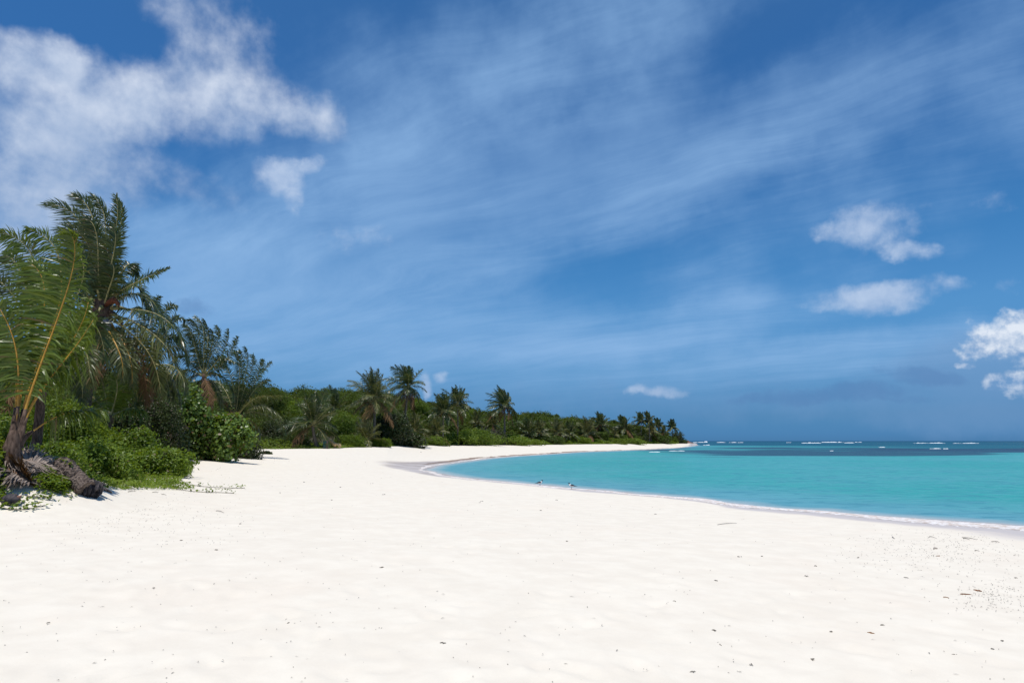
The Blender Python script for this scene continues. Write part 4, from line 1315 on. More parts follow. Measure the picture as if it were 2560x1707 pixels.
def bush(label, cx, base_y, wpx, top_y, D, mat='shrub', leafsize=None, dens=1.0, seed=1, kind='diamond', name='shrub', cat='shrub', depth=0.8,
         lobes=16, base_drop=0.15, stems=5, tree=False):
    r = np.random.default_rng(seed + 500)
    D = push(cx, D)
    C = at(cx, base_y, D)
    w = wpx * 0.5 * D / FPX
    g = gz(C[0], C[1])
    top = at(cx, top_y, D)[2]
    h = max(top - g, 0.35)
    px_m = D / 683.0
    ls = max(leafsize, 1.3 * px_m) if leafsize else max(0.06, 1.75 * px_m)
    dp = w * depth
    area = 2.2 * (w * h * 2 + w * dp)
    n = int(min(16000, max(500, dens * 2.6 * area / (ls * ls * 0.42))))
    root = empty(name, (C[0], C[1], g), label, cat, BUSHGROUP)
    h0 = h * (0.42 if tree else 0.0)
    P, N_ = crown_points(w, dp, h - h0, n, r, lobes)
    P[:, 2] += h0
    gx_ = ground(P[:, 0] + C[0], P[:, 1] + C[1], False) - g
    P[:, 2] += np.clip(gx_, -1.2, 1.2) * np.exp(-P[:, 2] / max(h, .3)) - base_drop * np.exp(-P[:, 2] / 0.3)
    V, F = leaf_cloud(P, N_ + UP * 0.35, ls * r.uniform(0.9, 1.15), r, 0.9 if kind == 'round' else 0.6, kind, 0.65)
    mesh_obj('crown' if tree else 'foliage', V, F, M[mat], root)
    if tree:
        V, F = tube(np.array([[0, 0, -0.3], [0.1 * w, 0, h * .3], [0.02, 0, h * .7]]), [0.16, 0.12, 0.05], 7)
        mesh_obj('trunk', V, F, M['branch'], root, smooth=True)
        return root
    for k in range(stems):
        a = r.uniform(0, 6.28)
        b0 = np.array([math.cos(a) * w * 0.15, math.sin(a) * dp * 0.15, -0.1])
        b1 = np.array([math.cos(a) * w * r.uniform(0.3, 0.75), math.sin(a) * dp * 0.7 - 0.05, h * r.uniform(0.4, 0.8)])
        c = bez([b0, (b0 + b1) * 0.5 + r.normal(0, 0.07 * w, 3), b1], 7)
        V, F = tube(c, np.linspace(0.05, 0.012, 7) * max(1, px_m * 7), 5)
        mesh_obj('branch', V, F, M['branch'], root, smooth=True)
    return root


BUSHES = [
    # label, cx, base_y, w, top_y, D, mat, leaf, dens, kind
    ('low leafy vine mound just right of the young palm base', 130, 1140, 190, 1092, 18.5, 'vine', 0.11, 1.2, 'diamond'),
    ('vine mound with glossy leaves above the weathered fronds', 235, 1170, 230, 1104, 21, 'vine', 0.115, 1.2, 'diamond'),
    ('bright rounded vine mound ending at the bare sand', 380, 1180, 210, 1108, 26, 'vine', 0.13, 1.2, 'diamond'),
    ('green mound rising behind the bright rounded vine mound', 310, 1120, 260, 1066, 29, 'vine', 0.14, 1.2, 'diamond'),
    ('glossy vine mound between the palm base and the bright mound', 205, 1150, 230, 1082, 23.5, 'vine', 0.125, 1.2, 'diamond'),
    ('low vine mound trailing to the right end over the sand', 430, 1178, 130, 1138, 28, 'vine', 0.13, 1.2, 'diamond'),
    ('sunlit yellow green shrub behind the young palm stalks', 170, 1090, 210, 985, 26, 'vine_yellow', 0.13, 1.1, 'diamond'),
    ('leafy shrub at the left edge behind the young palm', 20, 1120, 190, 1000, 22, 'vine', 0.10, 1.1, 'diamond'),
    ('dark tangled shrub below the hanging fronds of the tallest palm', 350, 1090, 190, 980, 38, 'shrub_dark', 0.12, 1.2, 'diamond'),
    ('big sea grape bush with pale shining round leaves on top', 462, 1110, 150, 958, 46, 'grape', 0.19, 0.9, 'round'),
    ('sea grape bush with large glossy leaves in front of the palms', 545, 1120, 170, 1020, 47, 'grape', 0.19, 0.9, 'round'),
    ('dark sea grape bush left of the reddish log', 415, 1110, 130, 1010, 43, 'shrub_dark', 0.15, 1.1, 'round'),
    ('low dense dark shrub at the sand above the reddish log end', 590, 1138, 150, 1072, 55, 'shrub_dark', 0.14, 1.2, 'diamond'),
    ('tiny creeping shrub alone on the sand edge', 668, 1138, 34, 1125, 60, 'shrub_dark', 0.12, 1.0, 'round'),
    ('tall bright green tree on the left shoulder of the woods', 668, 1060, 100, 968, 98, 'wood_leaf', 0.22, 1.0, 'diamond'),
    ('sunny green shrub high behind the spreading palm', 712, 1060, 100, 985, 104, 'vine', 0.24, 0.9, 'diamond'),
    ('grey green shrub mass left of the drum', 690, 1122, 130, 1040, 82, 'shrub_dark', 0.18, 1.1, 'diamond'),
    ('low shrub at the sand immediately left of the drum', 730, 1122, 110, 1082, 78, 'shrub', 0.17, 1.1, 'diamond'),
    ('leafy ground shrub at the far left of the middle beach edge', 665, 1122, 70, 1090, 79, 'shrub', 0.17, 1.1, 'diamond'),
    ('round bright green bush right of the leaning palm', 872, 1100, 92, 1020, 92, 'vine', 0.2, 1.0, 'diamond'),
    ('low yellow green vine bank left of the young bank palm', 868, 1118, 96, 1080, 82, 'vine_yellow', 0.16, 1.1, 'diamond'),
    ('low yellow green vine bank right of the young bank palm', 950, 1115, 70, 1090, 83, 'vine_yellow', 0.16, 1.1, 'diamond'),
    ('dark round-leaved sea grape between the two tall trunks', 975, 1106, 110, 1030, 93, 'shrub_dark', 0.2, 1.1, 'round'),
    ('dark sea grape below the slender leaning trunk', 1018, 1108, 90, 1068, 92, 'shrub_dark', 0.2, 1.1, 'round'),
    ('light green tree behind the slender leaning palm', 1050, 1070, 66, 998, 130, 'vine', 0.26, 0.9, 'diamond'),
    ('vine-covered shrub at the start of the long green bank', 1082, 1110, 90, 1086, 106, 'vine', 0.2, 1.0, 'diamond'),
    ('green vine bank below the dark double palms', 1130, 1112, 130, 1076, 116, 'vine', 0.21, 1.0, 'diamond'),
    ('highest part of the long green vine bank', 1195, 1112, 130, 1066, 120, 'vine', 0.22, 1.0, 'diamond'),
    ('sloping vine bank below the lone wind-blown palm', 1265, 1112, 130, 1084, 128, 'vine', 0.23, 1.0, 'diamond'),
    ('thin end of the long green vine bank', 1325, 1112, 100, 1097, 134, 'vine_yellow', 0.23, 1.0, 'diamond'),
    ('dark little bush on the crest of the long vine bank', 1248, 1090, 50, 1066, 126, 'shrub_dark', 0.22, 1.0, 'diamond'),
    ('pale yellow green shrub left of the lone wind-blown palm', 1186, 1065, 56, 1022, 145, 'vine_yellow', 0.26, 0.9, 'diamond'),
    ('olive shrub under the middle thicket palms', 1372, 1108, 80, 1086, 146, 'shrub', 0.24, 1.0, 'diamond'),
    ('yellow green shrub between the middle and far thickets', 1440, 1110, 90, 1088, 160, 'vine_yellow', 0.26, 1.0, 'diamond'),
    ('bright low bank at the foot of the far leaning palm', 1490, 1109, 80, 1096, 172, 'vine', 0.27, 1.0, 'diamond'),
    ('sunny low bank left of the round dark palm', 1535, 1108, 80, 1093, 186, 'vine_yellow', 0.29, 1.0, 'diamond'),
    ('sunny low bank below the far clump', 1582, 1108, 80, 1093, 204, 'vine', 0.31, 1.0, 'diamond'),
    ('dark shrub low in the far clump', 1600, 1100, 60, 1076, 224, 'shrub_dark', 0.33, 1.0, 'diamond'),
    ('olive shrub at the sand under the far clump', 1650, 1107, 70, 1085, 246, 'shrub', 0.36, 1.0, 'diamond'),
    ('dark rounded bush ending the woods at the point', 1692, 1106, 38, 1074, 276, 'shrub_dark', 0.38, 1.1, 'diamond'),
    ('low bush trailing from the end of the woods to the rocks', 1708, 1106, 26, 1096, 284, 'shrub', 0.38, 1.0, 'diamond'),
    ('olive thicket shrub right of the lone wind-blown palm', 1300, 1085, 80, 1046, 150, 'shrub', 0.26, 1.0, 'diamond'),
    ('dark thicket shrub behind the bushy dark palm', 1350, 1085, 70, 1050, 165, 'shrub_dark', 0.28, 1.0, 'diamond'),
    ('green shrub behind the central pair of palms', 1075, 1080, 80, 1030, 135, 'shrub', 0.26, 1.0, 'diamond'),
    ('shrub filling the gap left of the tall yellow-fronded palm', 800, 1095, 90, 1035, 104, 'shrub', 0.22, 1.0, 'diamond'),
]
for k, (lab, cx, by_, w_, ty, D_, mt, ls, dn, kd) in enumerate(BUSHES):
    tr_ = 'tree' in lab.split()
    bush(lab, cx, by_, w_, ty, D_, mt, ls, dn, k, kd, name='broadleaf_tree' if tr_ else ('sea_grape_bush' if 'sea grape' in lab else 'shrub'),
         cat='tree' if tr_ else 'shrub', tree=tr_)

# leafless grey bush
q = at(1216, 1085, push(1216, 123))
rt = empty('dry_bush', (q[0], q[1], gz(q[0], q[1])), 'leafless grey dry bush left of the lone wind-blown palm', 'shrub', BUSHGROUP)
rr = np.random.default_rng(77)
parts = []
for k in range(150):
    a, e = rr.uniform(0, 6.28), rr.uniform(0.5, 1.45)
    d = np.array([math.cos(a) * math.cos(e), math.sin(a) * math.cos(e), math.sin(e)])
    l = rr.uniform(1.6, 4.6)
    b0 = rr.normal(0, 0.25, 3) * (1, 1, 0)
    c = bez([b0, b0 + d * l * 0.5 + rr.normal(0, 0.15, 3), b0 + d * l + rr.normal(0, 0.3, 3)], 6)
    v, f = tube(c, np.linspace(0.05, 0.02, 6), 4, False)
    parts.append((v, f, 0))
V, F, mi = join(parts)
mesh_obj('branch_foliage', V, F, M['dry_twig'], rt)

# ------------------------------------------------------------------ wooded hillside: one mass of crowns
rr = np.random.default_rng(91)
VV, FF, o_ = [], [], 0
cnt = 0
for k in range(1500):
    px = rr.uniform(-250, 1700)
    u = rr.random() ** 0.8
    rv = np.interp(px, VPX, VD) + 9
    rd = np.interp(px, RPX, RD)
    D_ = rv + (rd - rv) * (0.06 + 0.98 * u)
    X, Yy = (px - 1280) / FPX * D_, D_
    if coast_dist(np.array([X]), np.array([Yy]))[0] < 9:
        continue
    if D_ < 24:
        continue
    g = gz(X, Yy)
    hh = (rr.uniform(1.8, 4.0) + 1.6 * (rr.random() < 0.08)) * (0.8 if u < 0.2 else 1)
    if px > 1560:
        hh *= 0.8
    w = rr.uniform(1.6, 3.2) * (1 + D_ / 400)
    ls = max(0.17, 1.7 * D_ / 683)
    n = int(min(900, 1.5 * 2.2 * (w * hh * 2 + w * w) / (ls * ls * 0.42)))
    P, N_ = crown_points(w, w, hh, n, rr, 6)
    V, F = leaf_cloud(P + np.array([X, Yy, g - 0.2]), N_ + UP * 0.4, ls, rr, 0.65)
    VV.append(V)
    FF.append(F + o_)
    o_ += len(V)
    cnt += 1
wood = mesh_obj('hillside_woodland', np.vstack(VV), np.vstack(FF), M['wood_leaf'])
tag(wood, 'dense green scrub woodland covering the hill behind the palms', kind='stuff')
print('woodland crowns', cnt, 'verts', o_)

# ------------------------------------------------------------------ ground vines and grass at the edge of the sand
rr = np.random.default_rng(93)


def ground_leaves(region, n, size, hmax, mat, name, label, jitter=0.5):
    pts = []
    poly = np.array(region, float)
    x0, x1, y0, y1 = poly[:, 0].min(), poly[:, 0].max(), poly[:, 1].min(), poly[:, 1].max()
    xs, ys = rr.uniform(x0, x1, n * 4), rr.uniform(y0, y1, n * 4)
    ins = np.zeros(len(xs), bool)
    k = len(poly)
    for i in range(k):
        a, b = poly[i], poly[(i + 1) % k]
        c = ((a[1] > ys) != (b[1] > ys)) & (xs < (b[0] - a[0]) * (ys - a[1]) / (b[1] - a[1] + 1e-9) + a[0])
        ins ^= c
    xs, ys = xs[ins][:n], ys[ins][:n]
    # corners of the patch in metres, then points spread over it
    G = []
    gxs = np.linspace(x0, x1, 14)
    gys = np.linspace(y0, y1, 10)
    tab = np.array([[on_ground(a, b)[:2] for a in gxs] for b in gys])
    fi = (ys - y0) / (y1 - y0) * 9
    fj = (xs - x0) / (x1 - x0) * 13
    i0, j0 = np.clip(fi.astype(int), 0, 8), np.clip(fj.astype(int), 0, 12)
    a, b = (fi - i0)[:, None], (fj - j0)[:, None]
    XY = (tab[i0, j0] * (1 - b) + tab[i0, j0 + 1] * b) * (1 - a) + (tab[i0 + 1, j0] * (1 - b) + tab[i0 + 1, j0 + 1] * b) * a
    z = ground(XY[:, 0], XY[:, 1])
    lump = np.clip(0.55 + fbm(XY[:, 0] * 1.1, XY[:, 1] * 1.1, 3), 0.08, 1.3)
    return XY, z, lump


def cover(region, n, size, hmax, mat):
    XY, z, lump = ground_leaves(region, n, size, hmax, mat, '', '')
    P = np.column_stack([XY, z + 0.02 + hmax * lump * rr.random(len(XY)) ** 0.7])
    return leaf_cloud(P, np.tile(UP, (len(P), 1)) + rr.normal(0, 0.3, (len(P), 3)) * (1, 1, 0), size, rr, 0.72)


VINES = [([(120, 1150), (170, 1155), (205, 1185), (222, 1212), (175, 1222), (140, 1195)], 1300, 0.085, 0.75),
         ([(-330, 1140), (-10, 1120), (8, 1180), (-20, 1238), (-330, 1225)], 8000, 0.095, 0.6),
         ([(105, 1160), (300, 1150), (480, 1172), (478, 1196), (300, 1200), (150, 1190)], 6500, 0.105, 0.5),
         ([(235, 1195), (300, 1175), (480, 1182), (440, 1215), (430, 1222), (300, 1225), (262, 1222)], 5200, 0.075, 0.22),
         ([(230, 1170), (330, 1150), (470, 1160), (485, 1180), (300, 1190)], 4200, 0.085, 0.35),
         ([(60, 1190), (100, 1150), (165, 1150), (180, 1210), (150, 1240), (90, 1235), (70, 1215)], 2400, 0.07, 0.25),
         ([(300, 1222), (400, 1205), (470, 1212), (490, 1222), (420, 1226)], 900, 0.07, 0.12),
         ([(-40, 1170), (5, 1200), (14, 1255), (-40, 1270)], 900, 0.08, 0.35),
         ([(130, 1180), (240, 1185), (262, 1222), (200, 1215), (150, 1240), (120, 1230)], 2600, 0.075, 0.22),
         ([(0, 1150), (60, 1150), (120, 1185), (60, 1190)], 900, 0.07, 0.25),
         ([(20, 1100), (60, 1090), (170, 1120), (165, 1152), (60, 1145)], 2600, 0.07, 0.3)]
parts = []
for reg, n, sz, hm in VINES:
    v, f = cover(reg, n, sz, hm, 'vine')
    parts.append((v, [f], 0))
r5 = np.random.default_rng(55)
n5 = 60000
p5 = 560 + 1150 * r5.random(n5) ** 0.55
D5 = np.interp(p5, VPX, VD) + 11 * r5.random(n5) ** 1.3 - 0.8 + 1.6 * fbm(p5 * 0.03, p5 * 0 + 1, 3)
X5 = (p5 - 1280) / FPX * D5
ok = coast_dist(X5, D5) > 5
p5, D5, X5 = p5[ok], D5[ok], X5[ok]
edge5 = np.clip((D5 - np.interp(p5, VPX, VD) + 1.0) / 4.0, 0.12, 1)
z5 = ground(X5, D5) + edge5 * (0.25 + 1.0 * np.clip(0.5 + fbm(X5 * 0.25, D5 * 0.25, 3), 0, 1.2)) * r5.random(len(p5)) ** 0.6
v, f = leaf_cloud(np.column_stack([X5, D5, z5]), np.tile(UP, (len(p5), 1)), 1.0, r5, 0.7)
sz = np.repeat(np.maximum(0.12, 1.7 * D5 / 683), 4)[:, None]
cc = np.repeat(np.column_stack([X5, D5, z5]), 4, 0)
v = cc + (v - cc) * sz
parts.append((v, [f], 0))
V, F, mi = join(parts)
tag(mesh_obj('beach_vine_foliage', V, F, M['vine']), 'carpet of green beach vine spilling over the sand edge', kind='stuff')

# single runners creeping out over the sand
RUNNERS = [
    ([(440, 1205), (500, 1216), (560, 1220), (612, 1221)], 46, 'longest vine runner reaching out over bare sand, upper of two'),
    ([(430, 1218), (480, 1229), (540, 1232), (585, 1234)], 60, 'yellowish vine runner along the sand, lower of two'),
    ([(-10, 1268), (30, 1276), (70, 1274), (112, 1267)], 60, 'leafy vine runner at the left edge nearest the viewer'),
    ([(66, 1240), (95, 1245), (120, 1247), (122, 1252)], 40, 'short vine runner below the weathered frond'),
    ([(105, 1222), (140, 1232), (165, 1238), (182, 1245)], 46, 'short vine runner left of the charred stump'),
    ([(5, 1262), (30, 1250), (48, 1258), (62, 1254)], 30, 'small vine runner beside the dark coconut husk'),
    ([(420, 1178), (452, 1172), (475, 1165), (486, 1156)], 40, 'upright vine shoot with orange leaves at the mound end'),
]
for pts, n, lab in RUNNERS:
    W3 = [on_ground(*p) for p in pts]
    c = bez(W3, 40)
    c[:, 2] = ground(c[:, 0], c[:, 1]) + 0.02
    base = c[0]
    rt = empty('vine_runner', base, lab, 'vine', 'vine runners on the sand')
    V, F = tube(c - base, 0.008, 5)
    mesh_obj('stem', V, F, M['branch'], rt, smooth=True)
    k = rr.integers(0, 40, n)
    P = c[k] + rr.normal(0, 0.07, (n, 3)) * (1, 1, 0)
    P[:, 2] = ground(P[:, 0], P[:, 1]) + rr.uniform(0.03, 0.14, n)
    V, F = leaf_cloud(P - base, np.tile(UP, (n, 1)), 0.085, rr, 0.8)
    mesh_obj('foliage', V, F, M['vine'] if 'yellow' not in lab and 'orange' not in lab else M['vine_yellow'], rt)

# dry grass fringe under the sea grapes
GR = [([(450, 1118), (520, 1125), (650, 1135), (640, 1147), (560, 1146), (470, 1136)], 5200, 0.22),
      ([(480, 1105), (560, 1118), (640, 1128), (520, 1132)], 2200, 0.3)]
parts = []
for reg, n, hh in GR:
    XY, z, lump = ground_leaves(reg, n, 0, 0, None, '', '')
    b = np.column_stack([XY, z - 0.02])
    n_ = len(b)
    lean = rr.normal(0, 0.35, (n_, 3)) * (1, 1, 0) + UP
    tipp = b + norm(lean) * (hh * rr.uniform(0.5, 1.3, n_) * lump)[:, None]
    wv = norm(rr.normal(0, 1, (n_, 3)) * (1, 1, 0)) * 0.03
    V = np.stack([b - wv, b + wv, tipp], 1).reshape(-1, 3)
    parts.append((V, [np.arange(n_ * 3).reshape(n_, 3)], 0))
V, F, mi = join(parts)
tag(mesh_obj('dune_grass', V, F, M['grass']), 'brownish dune grass fringe along the sand', kind='stuff')

# ------------------------------------------------------------------ weathered fronds, stump, logs in the left foreground
DEAD = [
    ([(-5, 1160), (40, 1163), (85, 1170), (122, 1186)], 0.95, (0.40, -1, -0.35), 'palm_grey', 'weathered grey frond draped below the young palm, upper one'),
    ([(-30, 1182), (10, 1192), (45, 1206), (70, 1226)], 0.95, (0.55, -1, -0.35), 'palm_grey', 'weathered grey frond fanned out at the left edge of the sand'),
    ([(20, 1168), (45, 1192), (60, 1205), (76, 1224)], 0.5, (0.8, -0.6, -0.2), 'palm_dead', 'reddish brown dry frond with orange stalk under the young palm'),
    ([(140, 1158), (180, 1163), (215, 1176), (240, 1196)], 0.85, (0.45, -1, -0.3), 'palm_grey', 'weathered pale frond lying above the charred stump'),
    ([(60, 1172), (95, 1182), (118, 1198), (130, 1214)], 0.8, (0.35, -1, -0.3), 'palm_grey', 'weathered frond tip between the upper frond and the vines'),
]
for pts, L, side, mt, lab in DEAD:
    W3 = np.array([on_ground(*p) for p in pts])
    c = bez(W3, 30)
    c[:, 2] = ground(c[:, 0], c[:, 1]) + 0.16
    base = c[0].copy()
    rt = empty('dead_frond', base, lab, 'dead palm frond', 'weathered palm fronds on the sand')
    v, f = leaflets(c, side, L, 210, 0.045, 0.12, np.array([0.12, -0.1, 0]), rr, pet=0.03, vee=0.05, ragged=0.25, ang0=-5, angk=40)
    v[:, 2] = np.maximum(v[:, 2], ground(v[:, 0], v[:, 1]) + rr.uniform(0.012, 0.06, len(v)))
    mesh_obj('leaf_fringe', v - base, f, M[mt], rt)
    V, F = tube(c - base, np.linspace(0.035, 0.01, 30), 6)
    mesh_obj('stalk', V, F, M['rachis_gold'] if 'orange' in lab else M['rachis_dead'], rt, smooth=True)


def lumpy_tube(pts, rad, seed, amp=0.16, sides=12, n=26):
    c = bez(pts, n)
    q_ = np.random.default_rng(seed)
    V, F = tube(c, np.interp(np.linspace(0, 1, n), np.linspace(0, 1, len(rad)), rad), sides)
    k = n * sides
    cc = np.repeat(c, sides, 0)
    V[:k] = cc + (V[:k] - cc) * (1 + amp * q_.normal(0, 1, (k, 1)))
    return V, F


g0 = on_ground(214, 1243)
g1 = on_ground(246, 1242)
gt = on_ground(150, 1192)
rt = empty('charred_stump', g0, 'fallen palm trunk with charred broken end at the tip of the vines', 'fallen trunk')
V, F = lumpy_tube([gt + UP * 0.25, (gt + g0) / 2 + UP * 0.24, g0 + UP * 0.16], [0.22, 0.20, 0.18, 0.20], 15, 0.07, 16, 34)
mesh_obj('trunk', V - g0, F, M['trunk_weathered'], rt)
V, F = lumpy_tube([g0 + (-0.12, 0.05, 0.16), (g0 + g1) / 2 + (0, 0.05, 0.16), g1 + (-0.05, 0.0, 0.12)], [0.20, 0.20, 0.17, 0.07], 5, 0.16)
mesh_obj('charred_end', V - g0, F, M['char'], rt)
for k, (a, b, z0) in enumerate([(0.05, 0.30, 0.27), (-0.22, 0.02, 0.20), (0.12, -0.12, 0.08)]):
    p0 = g1 + np.array([-0.3, 0.1 + a, 0.13])
    p1 = g1 + np.array([0.10 + 0.03 * ((k * 7) % 5), a * 1.1, z0])
    V, F = lumpy_tube([p0, (p0 + p1) / 2 + UP * 0.06, p1], [0.07, 0.05, 0.02], 8 + k, 0.12, 8, 10)
    mesh_obj('broken_end', V - g0, F, M['char'], rt)

g0 = on_ground(26, 1262)
V, F = ball(np.zeros(3), 0.17, 0.14, 0.13, 14, 10)
V *= 1 + 0.05 * np.random.default_rng(2).normal(0, 1, (len(V), 1))
rt = empty('coconut_husk', g0 + UP * 0.08, 'dark dry coconut husk below the left weathered frond', 'coconut')
mesh_obj('husk', V, F, M['char'], rt, smooth=True)
V, F = tube(np.array([[0.12, 0, 0.04], [0.19, 0.01, 0.08]]), [0.05, 0.02], 6)
mesh_obj('stem_end', V, F, M['log_red'], rt, smooth=True)

a_, b_ = at(415, 1085, 40), on_ground(499, 1122)
V, F = lumpy_tube([a_, (a_ + b_) / 2 + (0, 0, 0.1), b_ + UP * 0.12], [0.13, 0.12, 0.10], 3, 0.04)
o = mesh_obj('driftwood_log', V, F, M['log_red'], None, smooth=True, loc=b_)
tag(o, 'reddish brown log slanting out of the sea grapes to the grass', 'log')
a_, b_ = on_ground(382, 1062, 60), on_ground(398, 1078, 60)
a_, b_ = at(366, 1052, 41), at(404, 1070, 41)
V, F = lumpy_tube([a_, (a_ + b_) / 2 + (0, 0, 0.1), b_], [0.05, 0.06, 0.04], 4, 0.08, 7)
o = mesh_obj('bare_branch', V, F, M['dry_twig'], None, smooth=True, loc=b_)
tag(o, 'bare grey branch sticking out of the dark shrub', 'branch')

# leaning root trunk by the drum
b_ = on_ground(846, 1121)
a_ = at(806, 1086, b_[1] + 0.8)
rt = empty('leaning_root_trunk', b_, 'pale tan uprooted palm trunk leaning out over the sand', 'tree trunk')
V, F = lumpy_tube([a_, (a_ + b_) / 2 + UP * 0.1, b_ + (-0.3, 0, 0.35)], [0.13, 0.19, 0.22], 12, 0.10, 12)
mesh_obj('trunk', V - b_, F, M['trunk_tan'], rt)
for k in range(9):
    a = -0.9 + 0.35 * k
    p0 = b_ + np.array([-0.5, 0, 0.5])
    p1 = b_ + np.array([0.35 * math.cos(a), -0.3 + 0.1 * k, 0.05 + 0.25 * math.sin(a + 1)])
    V, F = lumpy_tube([p0, (p0 + p1) / 2 + (0.12, 0, 0.12), p1], [0.11, 0.08, 0.03], 30 + k, 0.08, 7, 10)
    mesh_obj('root', V - b_, F, M['trunk_tan'], rt)

# drum
b_ = on_ground(811, 1121.5)
b_[1] += 0.4
rt = empty('steel_drum', b_, 'dark green steel drum half hidden beside the leaning trunk', 'drum')
zz = np.array([0, .02, .03, .28, .30, .32, .58, .60, .62, .88, .90, .90])
ra = np.array([.27, .28, .29, .28, .30, .28, .28, .30, .28, .28, .29, .25])
V, F = tube(np.column_stack([zz * 0, zz * 0, zz]), ra, 24)
mesh_obj('drum_body', V, F, M['drum'], rt, smooth=True)
V, F = tube(np.array([[0.24, -0.20, 0.02], [0.24, -0.20, 0.95]]), [0.06, 0.06], 6)
mesh_obj('drum_post', V, F, M['drum_rust'], rt)

# rocks on the point
for k, (x_, y_, w_, h_, lab) in enumerate([(1720, 1106.5, 17, 7.5, 'large reddish rock on the point at the end of the beach'),
                                           (1728, 1106.8, 10, 4.0, 'low flat reddish rock beside the large one on the point'),
                                           (1712, 1107, 7, 3.5, 'small pale rock between the woods and the large rock')]):
    D_ = 350 + 4 * k
    q = at(x_, y_, D_)
    w = w_ * D_ / FPX / 2
    h = h_ * D_ / FPX
    V, F = ball(np.zeros(3), w, w * 0.7, h, 26, 18)
    nz = 1 + 0.22 * fbm(V[:, 0] * 1.1 + k, V[:, 2] * 1.3 + V[:, 1], 3) 
    V = V * nz[:, None]
    o = mesh_obj('rock', V, F, M['rock'], None, smooth=False)
    o.location = (q[0], q[1], max(0.0, gz(q[0], q[1])) - 0.2)
    tag(o, lab, 'rock', 'rocks on the point')


# ------------------------------------------------------------------ gulls
def gull(px, py, facing, label, yaw=0.0, walk=0.0):
    """one continuous body: breast, neck, dark hood, folded dark wings and tail; bill and legs joined on"""
    g = on_ground(px, py)
    f = facing
    # spine from tail tip to crown, with section half width, half height
    st = [(-0.235, 0.150, 0.006, 0.004), (-0.18, 0.157, 0.018, 0.010), (-0.12, 0.165, 0.036, 0.022), (-0.06, 0.172, 0.052, 0.042), (0.0, 0.178, 0.060, 0.056),
          (0.05, 0.185, 0.060, 0.060), (0.09, 0.200, 0.052, 0.054), (0.115, 0.228, 0.038, 0.040), (0.125, 0.255, 0.030, 0.032), (0.135, 0.280, 0.029, 0.031),
          (0.150, 0.300, 0.027, 0.028), (0.168, 0.306, 0.019, 0.019), (0.180, 0.304, 0.010, 0.010)]
    st = np.array(st)
    pts = np.column_stack([st[:, 0], st[:, 0] * 0, st[:, 1]])
    T = norm(np.gradient(pts, axis=0))
    Nn = np.column_stack([-T[:, 2], T[:, 1] * 0, T[:, 0]])
    sides = 14
    th = np.linspace(0, 2 * np.pi, sides, endpoint=False)
    V = (pts[:, None] + np.cos(th)[None, :, None] * st[:, 2][:, None, None] * np.array([0, 1, 0]) + np.sin(th)[None, :, None] * (st[:, 3][:, None] * Nn)[:, None]).reshape(-1, 3)
    n = len(st)
    i = np.arange(n - 1)[:, None] * sides
    j = np.arange(sides)[None]
    F = np.stack([i + j, i + (j + 1) % sides, i + sides + (j + 1) % sides, i + sides + j], -1).reshape(-1, 4)
    ii = np.repeat(np.arange(n - 1), sides)
    jj = np.tile(np.arange(sides), n - 1)
    upper = np.sin(th[jj] + np.pi / sides) > -0.15
    mi = np.zeros(len(F), int)
    mi[(ii <= 4) & upper] = 1
    mi[ii <= 1] = 1
    mi[ii >= 8] = 2
    parts = [(V, [F[mi == k]], k) for k in (0,)]
    allp = [(V, F, mi)]
    extra = []
    # folded wings hugging the back, tips past the tail
    for sg in (-1, 1):
        w = bez([(0.075, sg * 0.050, 0.205), (-0.02, sg * 0.062, 0.200), (-0.13, sg * 0.040, 0.172), (-0.285, sg * 0.010, 0.146)], 14)
        wv, wf = tube(w, np.array([.012, .024, .032, .036, .036, .033, .029, .024, .019, .015, .012, .009, .006, .003]), 8)
        extra.append((wv, wf, 1))
        hip = np.array([0.015, sg * 0.025, 0.125])
        foot = np.array([0.02 + walk * sg, sg * 0.028, 0.0])
        lv, lf = tube(bez([hip + UP * 0.02, (hip + foot) / 2 + (0.008, 0, 0), foot], 6), np.array([.008, .006, .005, .005, .005, .006]), 6)
        extra.append((lv, lf, 3))
        for toe in (-0.4, 0, 0.4):
            tv, tf = tube(np.array([foot, foot + (0.04 * math.cos(toe), 0.04 * math.sin(toe), 0.002)]), [0.005, 0.003], 5)
            extra.append((tv, tf, 3))
    bv, bf = tube(np.array([[0.172, 0, 0.304], [0.20, 0, 0.301], [0.222, 0, 0.294]]), [0.010, 0.008, 0.002], 7)
    extra.append((bv, bf, 4))
    VV_, F4, m4, F3, m3 = [V], [F], [mi], [], []
    o_ = len(V)
    for v, fs, k in extra:
        for ff in fs:
            (F4 if ff.shape[1] == 4 else F3).append(ff + o_)
            (m4 if ff.shape[1] == 4 else m3).append(np.full(len(ff), k))
        VV_.append(v)
        o_ += len(v)
    V = np.vstack(VV_)
    V = V * 0.98
    V[:, 0] *= f
    cy, sy_ = math.cos(yaw), math.sin(yaw)
    V = np.column_stack([V[:, 0] * cy - V[:, 1] * sy_, V[:, 0] * sy_ + V[:, 1] * cy, V[:, 2]])
    o = mesh_obj('laughing_gull', V, [np.vstack(F4), np.vstack(F3)], [M['bird_white'], M['bird_dark'], M['bird_black'], M['bird_leg'], M['bird_black']],
                 midx=np.concatenate([np.concatenate(m4), np.concatenate(m3)]), smooth=True)
    o.location = g
    tag(o, label, 'gull', 'gulls at the water edge')


gull(1349, 1214.5, 1, 'black-headed gull facing right at the water edge', 0.25)
gull(1430, 1222.5, -1, 'black-headed gull facing left with dark wings, nearer the viewer', -0.2, 0.02)

# ------------------------------------------------------------------ litter on the sand
rr = np.random.default_rng(101)


